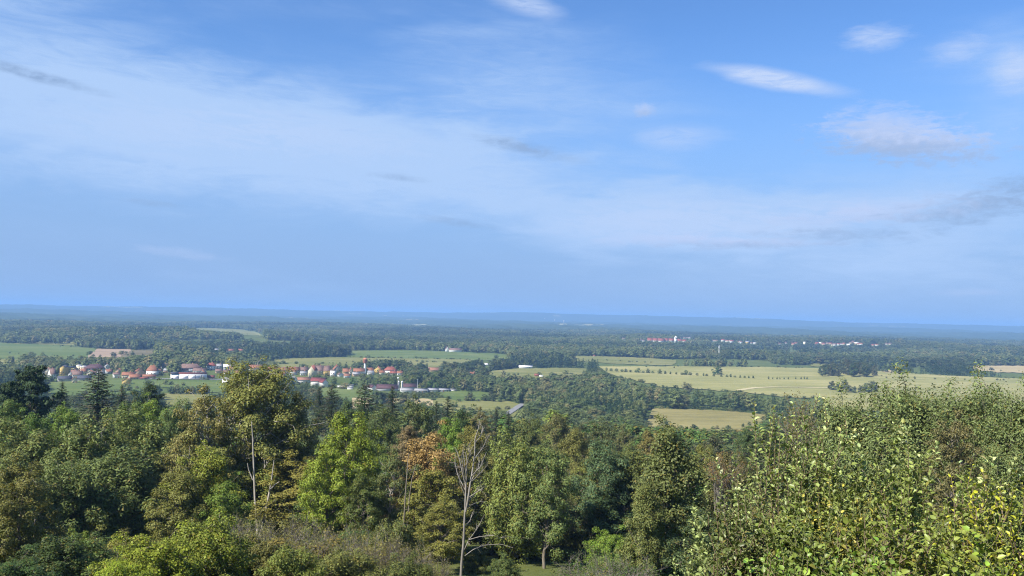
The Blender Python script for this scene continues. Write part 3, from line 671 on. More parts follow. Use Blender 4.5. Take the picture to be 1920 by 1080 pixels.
# far towns on the plain: one small object each
r2 = random.Random(5)
p, k = tower_at(1267, 642.5)
s = tag(empty('church_tower', p), 'white church tower among the red roofs of the far town', 'church tower')
link('shaft', mk_mesh('shaft', *box(-2.2 * k, 2.2 * k, 0, 4.4 * k, 0, 10 * k), WALL['white']), s)
link('cap', mk_mesh('cap', *lathe([(3.0 * k, 9.8 * k), (1.4 * k, 11.4 * k), (.05, 12.6 * k)], 8) , ROOF['white']), s)
OCC.append((1264, 1270, 630, 640, k * FPX))
for i, (u0, u1, vb, ve, vr) in enumerate([(1214, 1224, 641.5, 639, 634.6), (1224.5, 1234, 642, 639.2, 635), (1234.5, 1245, 642.5, 639.5, 635.5), (1245.5, 1254, 642, 639, 635.3), (1254.5, 1264, 641.5, 639, 635.6), (1270, 1279, 641.5, 639.4, 636.5), (1279.5, 1286, 642, 640, 637.5)]):
    house('town_house', nth(i) + ' red-roofed house from the left in the far town by the white church tower', u0, u1, vb, ve + .2, vr - 1.3, 'white', 'red', 'p', r2.uniform(-12, 12), 14, False, False, 'house', 'red roofs of the far town', True)
for i, (u0, u1, vb, h) in enumerate([(1166, 1172, 636.5, 2.5), (1200, 1204, 640, 3), (1204.5, 1208, 641, 3), (1275, 1277, 636, 2.5), (1281, 1285, 634.8, 2.3), (1286, 1290, 634.6, 2.2), (1291, 1296, 634.8, 2.4), (1301, 1304, 639.5, 2.4), (1336, 1345, 640.5, 2.6),
                      (1352, 1358, 641, 4), (1360, 1368, 641.5, 3.2), (1369, 1376, 643, 4.2), (1383, 1387, 643, 3), (1388, 1392, 644.5, 4), (1408, 1412, 645, 2.6), (1413, 1417, 645.5, 2.6)]):
    house('town_house', nth(i) + ' tiny white house from the left, strung past the far church tower', u0 - .4, u1 + .4, vb, vb - h * .75, vb - h * 1.35, 'white', r2.choice(['red', 'mauve', 'white', 'orange']), 'p', r2.uniform(-15, 15), 11, False, False, 'house', 'white houses right of the far town', True)
house('town_house', 'single yellow house right of the far town', 1398, 1404.5, 645, 641.5, 639, 'yellow', 'grey', 'p', 0, 11, False, False, 'house', None, True)
for i in range(26):
    u = [1459, 1471, 1484, 1490, 1506, 1526, 1530, 1535, 1541, 1549, 1554, 1559, 1563, 1571, 1576, 1580, 1588, 1592, 1597, 1603, 1608, 1612, 1633, 1642, 1660, 1667][i]
    vb = 648 + (u - 1459) * .012 - r2.random() * 3.2 - (3 if 1585 < u < 1625 and r2.random() > .5 else 0); wpx = r2.uniform(3.5, 6.5); h = r2.uniform(2.8, 4.4)
    if i == 4: house('town_house', 'tall pale tower block at the left of the far right-hand village', u, u + 4, 648, 641.5, 640.5, 'cream', 'white', 'f', 0, 10, False, False, 'tower block', None, True); continue
    house('town_house', nth(i) + ' small house from the left in the far village under the right horizon', u - .4, u + wpx + .4, vb, vb - h * .7, vb - h * 1.3, r2.choice(['white', 'white', 'peach', 'cream']), r2.choice(['red', 'mauve', 'red', 'orange', 'white']), 'p', r2.uniform(-15, 15), 11, False, False, 'house', 'houses of the far right-hand village', True)
for u, v, h in ((1021.5, 600, 1), (1040, 602.5, 1), (1057, 606, 2.2)):
    p, k = tower_at(u, v)
    s = link('far_tower', mk_mesh('far_tower', *join([box(-.5 * k, .5 * k, -.5 * k, .5 * k, 0, (h + 2) * k), box(-.9 * k, .9 * k, -.9 * k, .9 * k, (h + 2) * k, (h + 3) * k)]), WALL['white']), None, p)
    tag(s, 'tiny white tower on the blue hills beyond the forest', 'tower', 'far white towers')

# ------------------------------------------------------------------ tree shapes
def unit(v): return v / np.maximum(np.linalg.norm(v, axis=-1, keepdims=True), 1e-9)
def tubes(paths, sides=6):
    Vs, Fs, o = [], [], 0
    for pts, rad in paths:
        pts = np.asarray(pts, float); n = len(pts); rad = np.asarray(rad, float)
        d = unit(np.gradient(pts, axis=0)); ref = np.where(np.abs(d[:, 2:3]) > .9, [[1.0, 0, 0]], [[0, 0, 1.0]])
        a = unit(np.cross(d, ref)); b = np.cross(d, a); th = np.arange(sides) * 2 * np.pi / sides
        V = pts[:, None] + rad[:, None, None] * (np.cos(th)[None, :, None] * a[:, None] + np.sin(th)[None, :, None] * b[:, None])
        Vs.append(V.reshape(-1, 3)); i = np.arange(n - 1)[:, None] * sides; j = np.arange(sides)[None]; j2 = (j + 1) % sides
        Fs.append(np.stack([i + j + o, i + j2 + o, i + sides + j2 + o, i + sides + j + o], -1).reshape(-1, 4)); o += n * sides
    return np.concatenate(Vs), np.concatenate(Fs)
def leaf_cards(C, N, L, W, q, tdir=None, tb=0.0):
    n = len(C); t = q.normal(size=(n, 3))
    if tdir is not None: t = unit(t) + tb * np.asarray(tdir)
    t = unit(t - (t * N).sum(1, keepdims=True) * N); b = np.cross(N, t)
    L = L[:, None] / 2; W = W[:, None] / 2
    V = np.stack([C - t * L, C + b * W - t * L * .1, C + t * L, C - b * W - t * L * .1], 1).reshape(-1, 3)
    return V, np.arange(4 * n).reshape(-1, 4)
def curve(a, b, q, sag=.1, n=5, wob=.05):
    a = np.asarray(a, float); b = np.asarray(b, float); t = np.linspace(0, 1, n)[:, None]; L = np.linalg.norm(b - a)
    p = a + (b - a) * t; p[:, 2] += (np.sin(t[:, 0] * np.pi) * sag * L)
    p[1:-1] += q.normal(size=(n - 2, 3)) * wob * L
    return p
def prof_round(t): return np.sin(np.pi * np.clip(.10 + .86 * t, 0, 1)) ** .62
def prof_egg(t): return np.clip(np.sin(np.pi * np.clip(.06 + .90 * t ** .8, 0, 1)), 0, 1) ** .75
def prof_cone(t): return np.clip(1.02 - t, 0, 1) ** .75
def prof_dome(t): return np.clip(1 - np.clip(t, 0, 1) ** 2.4, 0.02, 1) ** .6
def broadleaf(seed, H=16.0, cb=.2, R=6.0, prof=prof_round, limbs=26, subs=4, clump=1.5, flat=.65, leaves=15000, leaf=.26, aspect=1.5, up=.5, tb=0.0, trunk_r=.32, sides=6, lean=.0, inner=.25, upright=0.0, coh=.45):
    q = np.random.default_rng(seed)
    zb = H * cb; top = np.array([lean * H, 0, H * .93]); tr = curve((0, 0, -.6), top, q, 0, 8, .012)
    paths = [(np.concatenate([[(0, 0, -.75 * H)], tr]), np.concatenate([[trunk_r * 1.15], np.linspace(trunk_r, trunk_r * .12, 8)]))]
    cs, cr_ = [], []
    for i in range(limbs):
        t = (i + q.random()) / limbs; az = i * 2.39996 + q.normal() * .35
        rr = R * float(prof(np.array(t))) * (q.uniform(.72, 1.08) if q.random() > inner else q.uniform(.3, .65))
        e = np.array([rr * math.cos(az) + lean * H * t, rr * math.sin(az), zb + (H - zb) * (.06 + .92 * t)])
        zs = max(zb * .75, e[2] - rr * (.55 + .5 * q.random()) - upright * (H - zb) * .4)
        s = np.array([np.interp(zs, tr[:, 2], tr[:, k]) for k in range(3)])
        c = curve(s, e, q, .06, 5, .04); r0 = trunk_r * .42 * (1 - .55 * t)
        paths.append((c, np.linspace(r0, .03, 5))); cs.append(e); cr_.append(clump * q.uniform(.8, 1.3))
        for j in range(subs):
            f = q.uniform(.35, .95); b = np.array([np.interp(f, np.linspace(0, 1, 5), c[:, k]) for k in range(3)])
            off = q.normal(size=3) * np.array([1, 1, .75 + upright]) * R * .20 + np.array([0, 0, R * (.06 + .12 * upright)])
            d = b + off + (e - s) * .12
            paths.append((curve(b, d, q, .05, 4, .05), np.linspace(r0 * .45, .02, 4))); cs.append(d); cr_.append(clump * q.uniform(.5, 1.1))
    cs = np.array(cs); cr_ = np.array(cr_); w = cr_ ** 2.2; w /= w.sum()
    k = q.choice(len(cs), leaves, p=w)
    dirn = unit(q.normal(size=(leaves, 3)) + np.array([0, 0, .25])); rad = q.random(leaves) ** .42
    off = dirn * (cr_[k] * rad)[:, None] * np.array([1, 1, flat])
    C = cs[k] + off
    ctr = np.array([0, 0, zb + (H - zb) * .4]); N = unit(dirn * .8 + unit(C - ctr) * coh + np.array([0, 0, up]) + q.normal(size=(leaves, 3)) * (.42 if coh < .6 else .18))
    sz = leaf * q.uniform(.55, 1.35, leaves)
    LV, LF = leaf_cards(C, N, sz * aspect ** .5 * 1.15, sz / aspect ** .5 * 1.15, q, (0, 0, 1), tb)
    TV, TF = tubes(paths, sides)
    f = H / np.percentile(LV[:, 2], 99.7); LV[:, 2] *= f; TV[:, 2] *= f          # crown top at H
    g = R / np.percentile(np.hypot(LV[:, 0] - lean * H * .5, LV[:, 1]), 98.5); LV[:, :2] *= g; TV[:, :2] *= g
    return dict(trunk=(TV, TF), leaf=(LV, LF), H=H, R=R)
def spruce(seed, H=20.0, R=3.6, whorl=.55, per=7, leaf=.55, dens=14, base=.06, sides=5, shape=.85):
    q = np.random.default_rng(seed); tr = curve((0, 0, -.5), (0, 0, H), q, 0, 6, .004)
    paths = [(tr, np.linspace(H * .016, .03, 6))]; Cs, Ns, Ts, Ls = [], [], [], []
    z = H * base
    while z < H * .985:
        t = (z / H - base) / (1 - base); L0 = R * max(.05, (1 - t)) ** shape
        for j in range(per if t < .8 else 5):
            az = q.random() * 6.283; L = L0 * q.uniform(.65, 1.12); dr = np.array([math.cos(az), math.sin(az), 0])
            s = np.array([0, 0, z]); m_ = s + dr * L * .55 + np.array([0, 0, -L * (.16 - .42 * t)]); e = s + dr * L + np.array([0, 0, -L * (.18 - .62 * t)])
            paths.append(([s, m_, e], [.05, .03, .012]))
            n = max(4, int(dens * (.35 + L / R)))
            f = q.random(n) ** .7; P = np.where(f[:, None] < .55, s + (m_ - s) * (f[:, None] / .55), m_ + (e - m_) * ((f[:, None] - .55) / .45))
            side = np.array([-dr[1], dr[0], 0]); P = P + side * (q.normal(size=n) * .16 * L * (1.1 - f))[:, None] + np.array([0, 0, -.12]) * q.random(n)[:, None]
            Cs.append(P); Ns.append(unit(np.array([0, 0, 1.0]) + dr * .35 + q.normal(size=(n, 3)) * .45)); Ts.append(np.repeat(dr[None] + [[0, 0, -.45]], n, 0) + side * q.normal(size=(n, 1)) * .5)
            Ls.append(leaf * q.uniform(.6, 1.35, n) * (1 - .35 * t))
        z += whorl * q.uniform(.8, 1.2) * (1 - .35 * t)
    C = np.concatenate(Cs); N = np.concatenate(Ns); T = np.concatenate(Ts); L = np.concatenate(Ls)
    T = unit(T - (T * N).sum(1, keepdims=True) * N); B = np.cross(N, T); l = L[:, None] / 2; w = l * .42
    V = np.stack([C - T * l, C + B * w, C + T * l, C - B * w], 1).reshape(-1, 3)
    TV, TF = tubes(paths, sides)
    return dict(trunk=(TV, TF), leaf=(V, np.arange(len(V)).reshape(-1, 4)), H=H, R=R)
def twig_shrub(seed, H=4.5, R=3.2, stems=26, leaves=1800, leaf=.10, depth=3, r0=.045, spread=.7):
    q = np.random.default_rng(seed); paths, tips = [], []
    def grow(a, d, L, r, lev):
        b = a + d * L; c = curve(a, b, q, .04, 4, .05); paths.append((c, np.linspace(r, r * .5, 4)))
        if lev == 0: tips.append(b); tips.append(c[2]); return
        for _ in range(q.integers(3, 5)):
            f = q.uniform(.45, 1.0); s = a + (b - a) * f
            grow(s, unit(d + q.normal(size=3) * .42 + [0, 0, .12]), L * q.uniform(.45, .7), r * .55, lev - 1)
    for i in range(stems):
        az = q.random() * 6.283; tilt = spread * q.random() ** .7
        d = unit(np.array([math.cos(az) * tilt, math.sin(az) * tilt, 1.0])); rr = R * .35 * q.random()
        grow(np.array([rr * math.cos(az), rr * math.sin(az), -.2]), d, H * q.uniform(.42, .62), r0, depth)
    tips = np.array(tips); k = q.integers(0, len(tips), leaves)
    C = tips[k] + q.normal(size=(leaves, 3)) * .14
    sz = leaf * q.uniform(.6, 1.4, leaves)
    LV, LF = leaf_cards(C, unit(q.normal(size=(leaves, 3)) + [0, 0, .5]), sz * 1.3, sz * .8, q)
    TV, TF = tubes(paths, 3)
    s = H / max(TV[:, 2].max(), .1); TV = TV * [1, 1, s]; LV = LV * [1, 1, s]
    return dict(trunk=(TV, TF), leaf=(LV, LF), H=H, R=R)

M_leaf = foliage_mat('tree_leaves', 'object')
M_needle = foliage_mat('conifer_needles', 'object', transl=.08, spec=.15, rough=.6, var=(.6, 1.3), warm=0)
M_bark = bark_mat('bark_grey_brown', (.085, .070, .052), (.24, .21, .17))
M_pale = bark_mat('bark_pale_grey', (.20, .18, .155), (.42, .39, .345))
M_twig = bark_mat('bare_twigs', (.120, .108, .092), (.240, .215, .185))
SHAPES = {}
def shape(key, d, leafm, barkm):
    SHAPES[key] = dict(trunk=mk_mesh(key + '_trunk', *d['trunk'], barkm, True), crown=mk_mesh(key + '_crown', *d['leaf'], leafm), H=d['H'], R=d['R'])
shape('round_a', broadleaf(11, 15, .18, 6, prof_round, 30, 4, 1.45, .62, 28000, .20), M_leaf, M_bark)
shape('round_b', broadleaf(12, 15, .12, 5.6, prof_dome, 32, 4, 1.3, .6, 28000, .19), M_leaf, M_bark)
shape('round_c', broadleaf(13, 16, .22, 5.2, prof_egg, 30, 4, 1.25, .7, 26000, .20), M_leaf, M_bark)
shape('open', broadleaf(14, 17, .20, 5.6, prof_egg, 34, 4, 1.1, .6, 22000, .19, inner=.35), M_leaf, M_bark)
shape('big', broadleaf(15, 22, .30, 8.2, prof_egg, 54, 5, 1.55, .55, 46000, .21, 1.6, .6, 0, .40, inner=.3), M_leaf, M_pale)
shape('willow_a', broadleaf(16, 15, .05, 5.6, prof_dome, 40, 4, 1.15, 1.5, 32000, .23, 2.6, .3, .8, .3, upright=.7), M_leaf, M_bark)
shape('willow_b', broadleaf(17, 15, .05, 5.0, prof_round, 38, 4, 1.1, 1.6, 30000, .23, 2.6, .3, .8, .3, upright=.7), M_leaf, M_bark)
shape('willow_f', broadleaf(31, 15, .05, 6, prof_dome, 90, 5, 1.1, 1.15, 95000, .15, 2.4, .4, .8, .25, inner=.1, upright=.35, coh=.55), M_leaf, M_bark)
shape('column', broadleaf(18, 14, .03, 3.4, prof_egg, 46, 4, .95, .8, 42000, .15, 1.7, .3, .4, .25, upright=.5), M_leaf, M_bark)
shape('shrub_a', broadleaf(19, 5, .0, 3.6, prof_dome, 40, 4, .72, .75, 30000, .12, 1.5, .5, .1, .09), M_leaf, M_bark)
shape('shrub_b', broadleaf(20, 5, .0, 3.2, prof_round, 36, 4, .66, .8, 28000, .115, 1.6, .4, .2, .08), M_leaf, M_bark)
shape('spruce_a', spruce(21, 20, 3.8, .5, 8, .5, 18, .05, 5, .7), M_needle, M_bark)
shape('spruce_b', spruce(22, 18, 4.6, .5, 9, .5, 22, .05, 5, .62), M_needle, M_bark)
shape('pine', broadleaf(23, 17, .2, 5.5, prof_dome, 30, 4, 1.2, .42, 16000, .34, 2.4, .5, .4, .3), M_needle, M_bark)
shape('twig_a', twig_shrub(24, 4.5, 3.2, 26, 4200, .085), M_leaf, M_twig)
shape('twig_b', twig_shrub(25, 9.0, 2.6, 12, 2200, .16, 3, .07, .38), M_leaf, M_twig)
# lighter shapes for trees hundreds of metres off
MID = []
for i, (H, R, pr, cbase) in enumerate([(14, 5.4, prof_round, .08), (13, 6, prof_dome, .05), (16, 5, prof_egg, .1), (12, 5.5, prof_round, .05), (17, 5.6, prof_egg, .12)]):
    k = 'mid_%d' % i; shape(k, broadleaf(40 + i, H, cbase, R, pr, 20, 2, 1.55, .75, 2300, .62, 1.3, .45, trunk_r=.3, sides=4, coh=1.5), M_leaf, M_bark); MID.append(k)
shape('mid_spruce', spruce(50, 17, 3.4, 1.1, 6, 1.2, 6, .05, 3), M_needle, M_bark)
for k in MID + ['mid_spruce']:                    # trunk and crown in one mesh where parts cannot be told apart
    s = SHAPES[k]; me = s['crown']; n = len(me.vertices)
    V = np.empty(n * 3, np.float32); me.vertices.foreach_get('co', V); V = V.reshape(-1, 3)
    tm = s['trunk']; W = np.empty(len(tm.vertices) * 3, np.float32); tm.vertices.foreach_get('co', W); W = W.reshape(-1, 3)
    tf = np.empty(len(tm.loops), np.int32); tm.loops.foreach_get('vertex_index', tf)
    one = mk_mesh('tree', np.concatenate([V, W]), np.concatenate([np.arange(n).reshape(-1, 4), tf.reshape(-1, 4) + n]), me.materials[0]); one.materials.append(M_bark)
    one.polygons.foreach_set('material_index', np.concatenate([np.zeros(n // 4, np.int32), np.ones(len(tf) // 4, np.int32)]))
    s['one'] = one; s['arr'] = (V, W, tf)

def place_tree(kind, label, cat, pos, H, Wd, colour, group=None, name='tree', rz=None, bark=None, tiltx=0.0):
    s = SHAPES[kind]; root = empty(name, pos, rng.uniform(0, 6.283) if rz is None else rz)
    root.rotation_euler[0] = tiltx
    Wd = Wd * (1.5 if 'spruce' in kind else 1.28)
    w = Wd / (2 * s['R']); hz_ = min(H / s['H'], w * (.62 if 'spruce' in kind else 1.2)); up_ = (H - hz_ * s['H']) / hz_       # a tall tree carries its crown on a longer stem
    root.scale = (float(w), float(w), float(hz_))
    tr = link('trunk', s['trunk'], root, (0, 0, up_))
    if bark is not None:
        tr.material_slots[0].link = 'OBJECT'; tr.material_slots[0].material = bark
    c = link('crown', s['crown'], root, (0, 0, up_)); c.color = (*colour, 1)
    return tag(root, label, cat, group)
def jitter(c, a=.12):
    f = 1 + rng.normal() * a; return tuple(float(max(.004, v * f * (1 + rng.normal() * a * .4))) for v in c)
GREENS = [(.045, .085, .024), (.055, .098, .026), (.062, .088, .030), (.078, .104, .030), (.052, .080, .030), (.088, .098, .034)]
def mid_tree(kind, label, cat, pos, H, Wd, colour, group, name='broadleaf_tree'):
    s = SHAPES[kind]; o = link(name, s['one'], None, [float(a) for a in pos]); o.rotation_euler = (0, 0, rng.uniform(0, 6.283))
    o.scale = (float(Wd / (2 * s['R'])),) * 2 + (float(H / s['H']),); o.color = (*colour, 1)
    return tag(o, label, cat, group)

# ------------------------------------------------------------------ woods of the plain
KEEP = [poly for _, _, poly, _ in FIELDS] + [
    [(262, 709), (330, 709), (470, 711), (470, 714), (262, 713)], [(948, 780), (956, 766), (978, 757), (984, 760), (966, 778)]]
VILLAGE = [(55, 692), (300, 680), (480, 676), (640, 681), (765, 683), (775, 705), (870, 726), (862, 738), (700, 738), (620, 732), (480, 722), (330, 713), (100, 716), (55, 716)]
NEAR_TOP = np.array([(-200, 735), (0, 735), (300, 745), (340, 735), (400, 715), (470, 682), (520, 690), (600, 725), (640, 728), (720, 740), (760, 752), (900, 772), (1000, 790), (1200, 805), (1320, 812), (1420, 812), (1480, 780), (1560, 738), (1640, 728), (1720, 716), (1800, 718), (1920, 735), (2100, 740)], float)
def blocked(P, H, Wd):
    """True where a tree would stand on, or hide, a field, a house or a road of the photograph"""
    b = project(P); T = P.copy(); T[:, 2] += H; t_ = project(T); half = FPX * Wd / 2 / b[:, 2]
    bad = np.zeros(len(P), bool)
    for poly in KEEP:
        for f in (.02, .35, .7, .93):
            y = b[:, 1] * (1 - f) + t_[:, 1] * f
            for s in (-.6, 0, .6): bad |= in_poly(b[:, 0] + s * half * (1 - .4 * f), y, poly)
    for (u0, u1, v0, v1, D) in OCC:
        bad |= (b[:, 2] < D + 3) & (b[:, 0] + half * .55 > u0) & (b[:, 0] - half * .55 < u1) & (t_[:, 1] < v1) & (b[:, 1] > v0)
    for (x, y, r) in FOOT:
        bad |= (P[:, 0] - x) ** 2 + (P[:, 1] - y) ** 2 < (r + Wd * .3) ** 2
    return bad, b, t_
def scatter(r0, r1, spacing, q, amax=.64):
    n = int(amax * (r1 * r1 - r0 * r0) / spacing ** 2)
    r = np.sqrt(q.uniform(r0 * r0, r1 * r1, n)); a = q.uniform(-amax, amax, n)
    x = r * np.sin(a); y = r * np.cos(a); return np.stack([x, y, height(x, y)], 1)
q = np.random.default_rng(99)
bands = [(235, 450, 7.4, 13, 3), (450, 760, 7.8, 13, 3), (760, 1300, 8.8, 14, 3), (1300, 2200, 10.0, 14.5, 3.4), (2200, 3300, 12.5, 15, 3.4), (3300, 4900, 16, 15.5, 3.4)]
ALL = []
for r0, r1, sp_, h0, hv in bands:
    P = scatter(r0, r1, sp_, q); n = len(P)
    patch = np.sin(P[:, 0] / 61 + P[:, 1] / 83) + np.sin(P[:, 0] / 37 - P[:, 1] / 49 + 1)      # stands of differing age
    H = np.clip(h0 + patch * 1.6 + q.normal(size=n) * hv * .8, 6, 22); Wd = H * q.uniform(.68, 1.08, n) * (1 + (sp_ - 7) * .05)
    bad, b, t_ = blocked(P, H, Wd)
    clearing = np.sin(P[:, 0] / 210 + 2 * np.sin(P[:, 1] / 520)) + np.sin(P[:, 1] / 130 + 1.7 * np.sin(P[:, 0] / 400)) + .5 * np.sin((P[:, 0] - P[:, 1]) / 57)
    bad |= (clearing > 1.12) & (np.hypot(P[:, 0], P[:, 1]) > 1350)
    inv = in_poly(b[:, 0], b[:, 1], VILLAGE); bad |= inv & (q.random(n) > .85)
    seen = t_[:, 1] < np.interp(b[:, 0], NEAR_TOP[:, 0], NEAR_TOP[:, 1]) + 45
    ok = ~bad & seen & (np.abs(b[:, 0] - 960) < 1120)
    ALL.append(np.concatenate([P, H[:, None], Wd[:, None], b, t_[:, 1:2], inv[:, None]], 1)[ok])
A = np.concatenate(ALL)
stand = np.sin(A[:, 0] / 170 + 1.2 * np.sin(A[:, 1] / 260)) + np.sin(A[:, 1] / 140 + 1.5 * np.sin(A[:, 0] / 310 + 1)) + q.normal(size=len(A)) * .55
kindv = np.where((np.sin(A[:, 0] / 90) + np.sin(A[:, 1] / 120 + 2) + q.normal(size=len(A)) * .5) > 1.25, 5, np.clip(np.round(2 + stand * 1.15), 0, 4).astype(int))
# nearest trees that stand in view become objects of their own
order = np.argsort(A[:, 7]); A = A[order]; kindv = kindv[order]
vis = np.zeros(len(A), bool); sky_y = np.full(2400, 1e9)
for i in range(len(A)):                               # a rough skyline test, near to far
    u = int(A[i, 5]) + 200; hw_ = max(1, int(FPX * A[i, 4] / 2 / A[i, 7]))
    if 0 <= u < 2400:
        lim = np.interp(A[i, 5], NEAR_TOP[:, 0], NEAR_TOP[:, 1]) + 18
        seg = sky_y[max(0, u - hw_):u + hw_ + 1]
        if A[i, 8] < min(lim, seg.max() - 2): vis[i] = True
        if A[i, 8] < seg.min() + 40: sky_y[max(0, u - hw_ // 2):u + hw_ // 2 + 1] = np.minimum(sky_y[max(0, u - hw_ // 2):u + hw_ // 2 + 1], A[i, 8])
inframe = vis & (A[:, 5] > -5) & (A[:, 5] < 1925)
village_i = np.where(inframe & (A[:, 9] > .5))[0][:70]
near_i = np.where(inframe & (A[:, 9] < .5))[0][:95]
MID_NAMES = MID + ['mid_spruce']
def region_label(u, d, sprucey):
    k = 'dark conifer' if sprucey else 'broadleaf tree'
    if d < 560: return k + ' on the slope just beyond the near treetops', 'trees of the lower slope'
    if u < 560: return k + ' in the hedgerow below the village meadow', 'trees below the village meadow'
    if u < 1010: return k + ' beside the valley meadow below the farm', 'trees by the valley meadow'
    return k + ' in the valley wood below the wide pale field', 'valley wood trees'
HU = np.array([(a, b) for a, b, _ in HOUSES])
def short(lab):
    for w_ in (' half hidden', ' left of', ' right of', ' right beside', ' right below', ' facing', ' behind', ' beside', ' in front', ' below', ' next to', ' at the', ' on the', ' standing', ' peeping', ' among', ' above', ' showing', ' between', ' seen', ' immediately', ' cut by', ' under', ' in the', ' just', ' rising', ' against', ' with', ' of the'):
        if w_ in lab[8:]: lab = lab[:8] + lab[8:].split(w_)[0]
    return lab
SEEN_LABELS = {}
def own(lab):
    SEEN_LABELS[lab] = SEEN_LABELS.get(lab, 0) + 1; return lab
def beside(what, u, v, pts, labs):
    d = np.hypot(pts[:, 0] - u, (pts[:, 1] - v) * 1.5); j = int(np.argmin(d)); du, dv = u - pts[j, 0], v - pts[j, 1]
    rel = ('right of' if du > 0 else 'left of') if abs(du) > abs(dv) * 1.2 else ('just below' if dv > 0 else 'just behind')
    return own('%s %s the %s' % (what, rel, short(labs[j])))
for i in village_i:
    sprucey = kindv[i] == 5
    mid_tree(MID_NAMES[kindv[i]], beside('dark conifer' if sprucey else 'round green village tree', A[i, 5], A[i, 6], HU, [h[2] for h in HOUSES]), 'tree', A[i, :3], A[i, 3] * .8, A[i, 4] * (.55 if sprucey else .85), (.022, .042, .020) if sprucey else jitter(GREENS[q.integers(6)]), 'village conifers' if sprucey else 'village trees', 'conifer_tree' if sprucey else 'broadleaf_tree')
SLOPE, SLOPE_O = [], []
for i in near_i:
    sprucey = kindv[i] == 5; lab, grp = region_label(A[i, 5], A[i, 7], sprucey)
    c = jitter(GREENS[q.integers(6)], .15)
    if q.random() < .12: c = jitter((.13, .10, .045))
    SLOPE.append((A[i, 5], A[i, 8], sprucey))
    SLOPE_O.append(None); SLOPE_O[-1] = mid_tree(MID_NAMES[kindv[i]], lab, 'tree', A[i, :3], A[i, 3] * (1.15 if sprucey else 1), A[i, 4] * (.55 if sprucey else 1), (.022, .042, .020) if sprucey else c, grp + (' (conifers)' if sprucey else ''), 'conifer_tree' if sprucey else 'broadleaf_tree')
used = np.zeros(len(A), bool); used[village_i] = True; used[near_i] = True

# all the rest: woodland that reads as one mass
STANDS = []
for f_, nm_ in ((.72, 'dark_stand'), (.9, 'dull_stand'), (1.08, 'mid_stand'), (1.3, 'light_stand'), (1.5, 'pale_stand')):
    y_ = 1 + (f_ - 1) * .18
    STANDS.append(foliage_mat('woodland_' + nm_, 'random', [(p_, (c_[0] * f_ * y_, c_[1] * f_, c_[2] * f_)) for p_, c_ in [(0, (.040, .060, .027)), (.4, (.053, .074, .032)), (.8, (.068, .084, .039)), (1.0, (.092, .090, .050))]], transl=.2, warm=0, var=(.78, 1.22)))
M_wood_needle = foliage_mat('woodland_needles', 'random', [(0, (.016, .034, .018)), (1, (.030, .052, .024))], transl=.08, warm=0)
lib = bpy.data.collections.new('woodland_kit')           # shapes for the mass, not placed in the scene themselves
def thin(k, keep, grow, mat, name):
    V, W, tf = SHAPES[k]['arr']; Q = V.reshape(-1, 4, 3); sel = np.random.default_rng(1).random(len(Q)) < keep; Q = Q[sel]
    c = Q.mean(1, keepdims=True); Q = c + (Q - c) * grow
    me = mk_mesh(name, Q.reshape(-1, 3), np.arange(len(Q) * 4).reshape(-1, 4), mat); o = bpy.data.objects.new(name, me); lib.objects.link(o); return o
KIT = {}
for lod, keep, grow in (('a', 1.0, 1.0), ('b', .35, 1.7), ('c', .13, 2.6)):
    for j, k in enumerate(MID_NAMES):
        KIT[lod, j] = thin(k, keep, grow, M_wood_needle if j == 5 else STANDS[j], 'kit_%s_%d' % (lod, j))
def wood_nodes(obj):
    ng = bpy.data.node_groups.new('plant_trees', 'GeometryNodeTree')
    ng.interface.new_socket('Geometry', in_out='INPUT', socket_type='NodeSocketGeometry'); ng.interface.new_socket('Geometry', in_out='OUTPUT', socket_type='NodeSocketGeometry')
    gi = ng.nodes.new('NodeGroupInput'); go = ng.nodes.new('NodeGroupOutput'); ip = ng.nodes.new('GeometryNodeInstanceOnPoints'); oi = ng.nodes.new('GeometryNodeObjectInfo')
    oi.inputs['Object'].default_value = obj; oi.inputs['As Instance'].default_value = True
    sc = ng.nodes.new('GeometryNodeInputNamedAttribute'); sc.data_type = 'FLOAT_VECTOR'; sc.inputs['Name'].default_value = 'size'
    ro = ng.nodes.new('GeometryNodeInputNamedAttribute'); ro.data_type = 'FLOAT_VECTOR'; ro.inputs['Name'].default_value = 'turn'
    L = ng.links.new; L(gi.outputs[0], ip.inputs['Points']); L(oi.outputs['Geometry'], ip.inputs['Instance'])
    L(sc.outputs[0], ip.inputs['Scale']); L(ro.outputs[0], ip.inputs['Rotation']); L(ip.outputs[0], go.inputs[0])
    return ng
def wood_mass(name, label, sel):
    root = tag(empty(name, (0, 0, 0)), label, 'forest', None, 'stuff')
    for lod, lo, hi in (('a', 0, 900), ('b', 900, 1800), ('c', 1800, 1e9)):
        for j in range(6):
            ii = np.where(sel & (kindv == j) & (A[:, 7] >= lo) & (A[:, 7] < hi))[0]
            if not len(ii): continue
            me = bpy.data.meshes.new('trees'); me.vertices.add(len(ii)); me.vertices.foreach_set('co', A[ii, :3].astype(np.float32).ravel())
            s = SHAPES[MID_NAMES[j]]; slim = .6 if j == 5 else 1
            sz = np.stack([A[ii, 4] * slim / (2 * s['R']), A[ii, 4] * slim / (2 * s['R']), A[ii, 3] * (1.1 if j == 5 else 1) / s['H']], 1).astype(np.float32)
            me.attributes.new('size', 'FLOAT_VECTOR', 'POINT').data.foreach_set('vector', sz.ravel())
            tu = np.zeros((len(ii), 3), np.float32); tu[:, 2] = q.uniform(0, 6.283, len(ii)); me.attributes.new('turn', 'FLOAT_VECTOR', 'POINT').data.foreach_set('vector', tu.ravel())
            o = link('trees', me, root); o['kind'] = 'stuff'
            md = o.modifiers.new('plant_trees', 'NODES'); md.node_group = wood_nodes(KIT[lod, j])
rest = ~used
wood_mass('valley_woodland', 'mixed green woodland filling the valley around the fields', rest & (A[:, 7] < 1300))
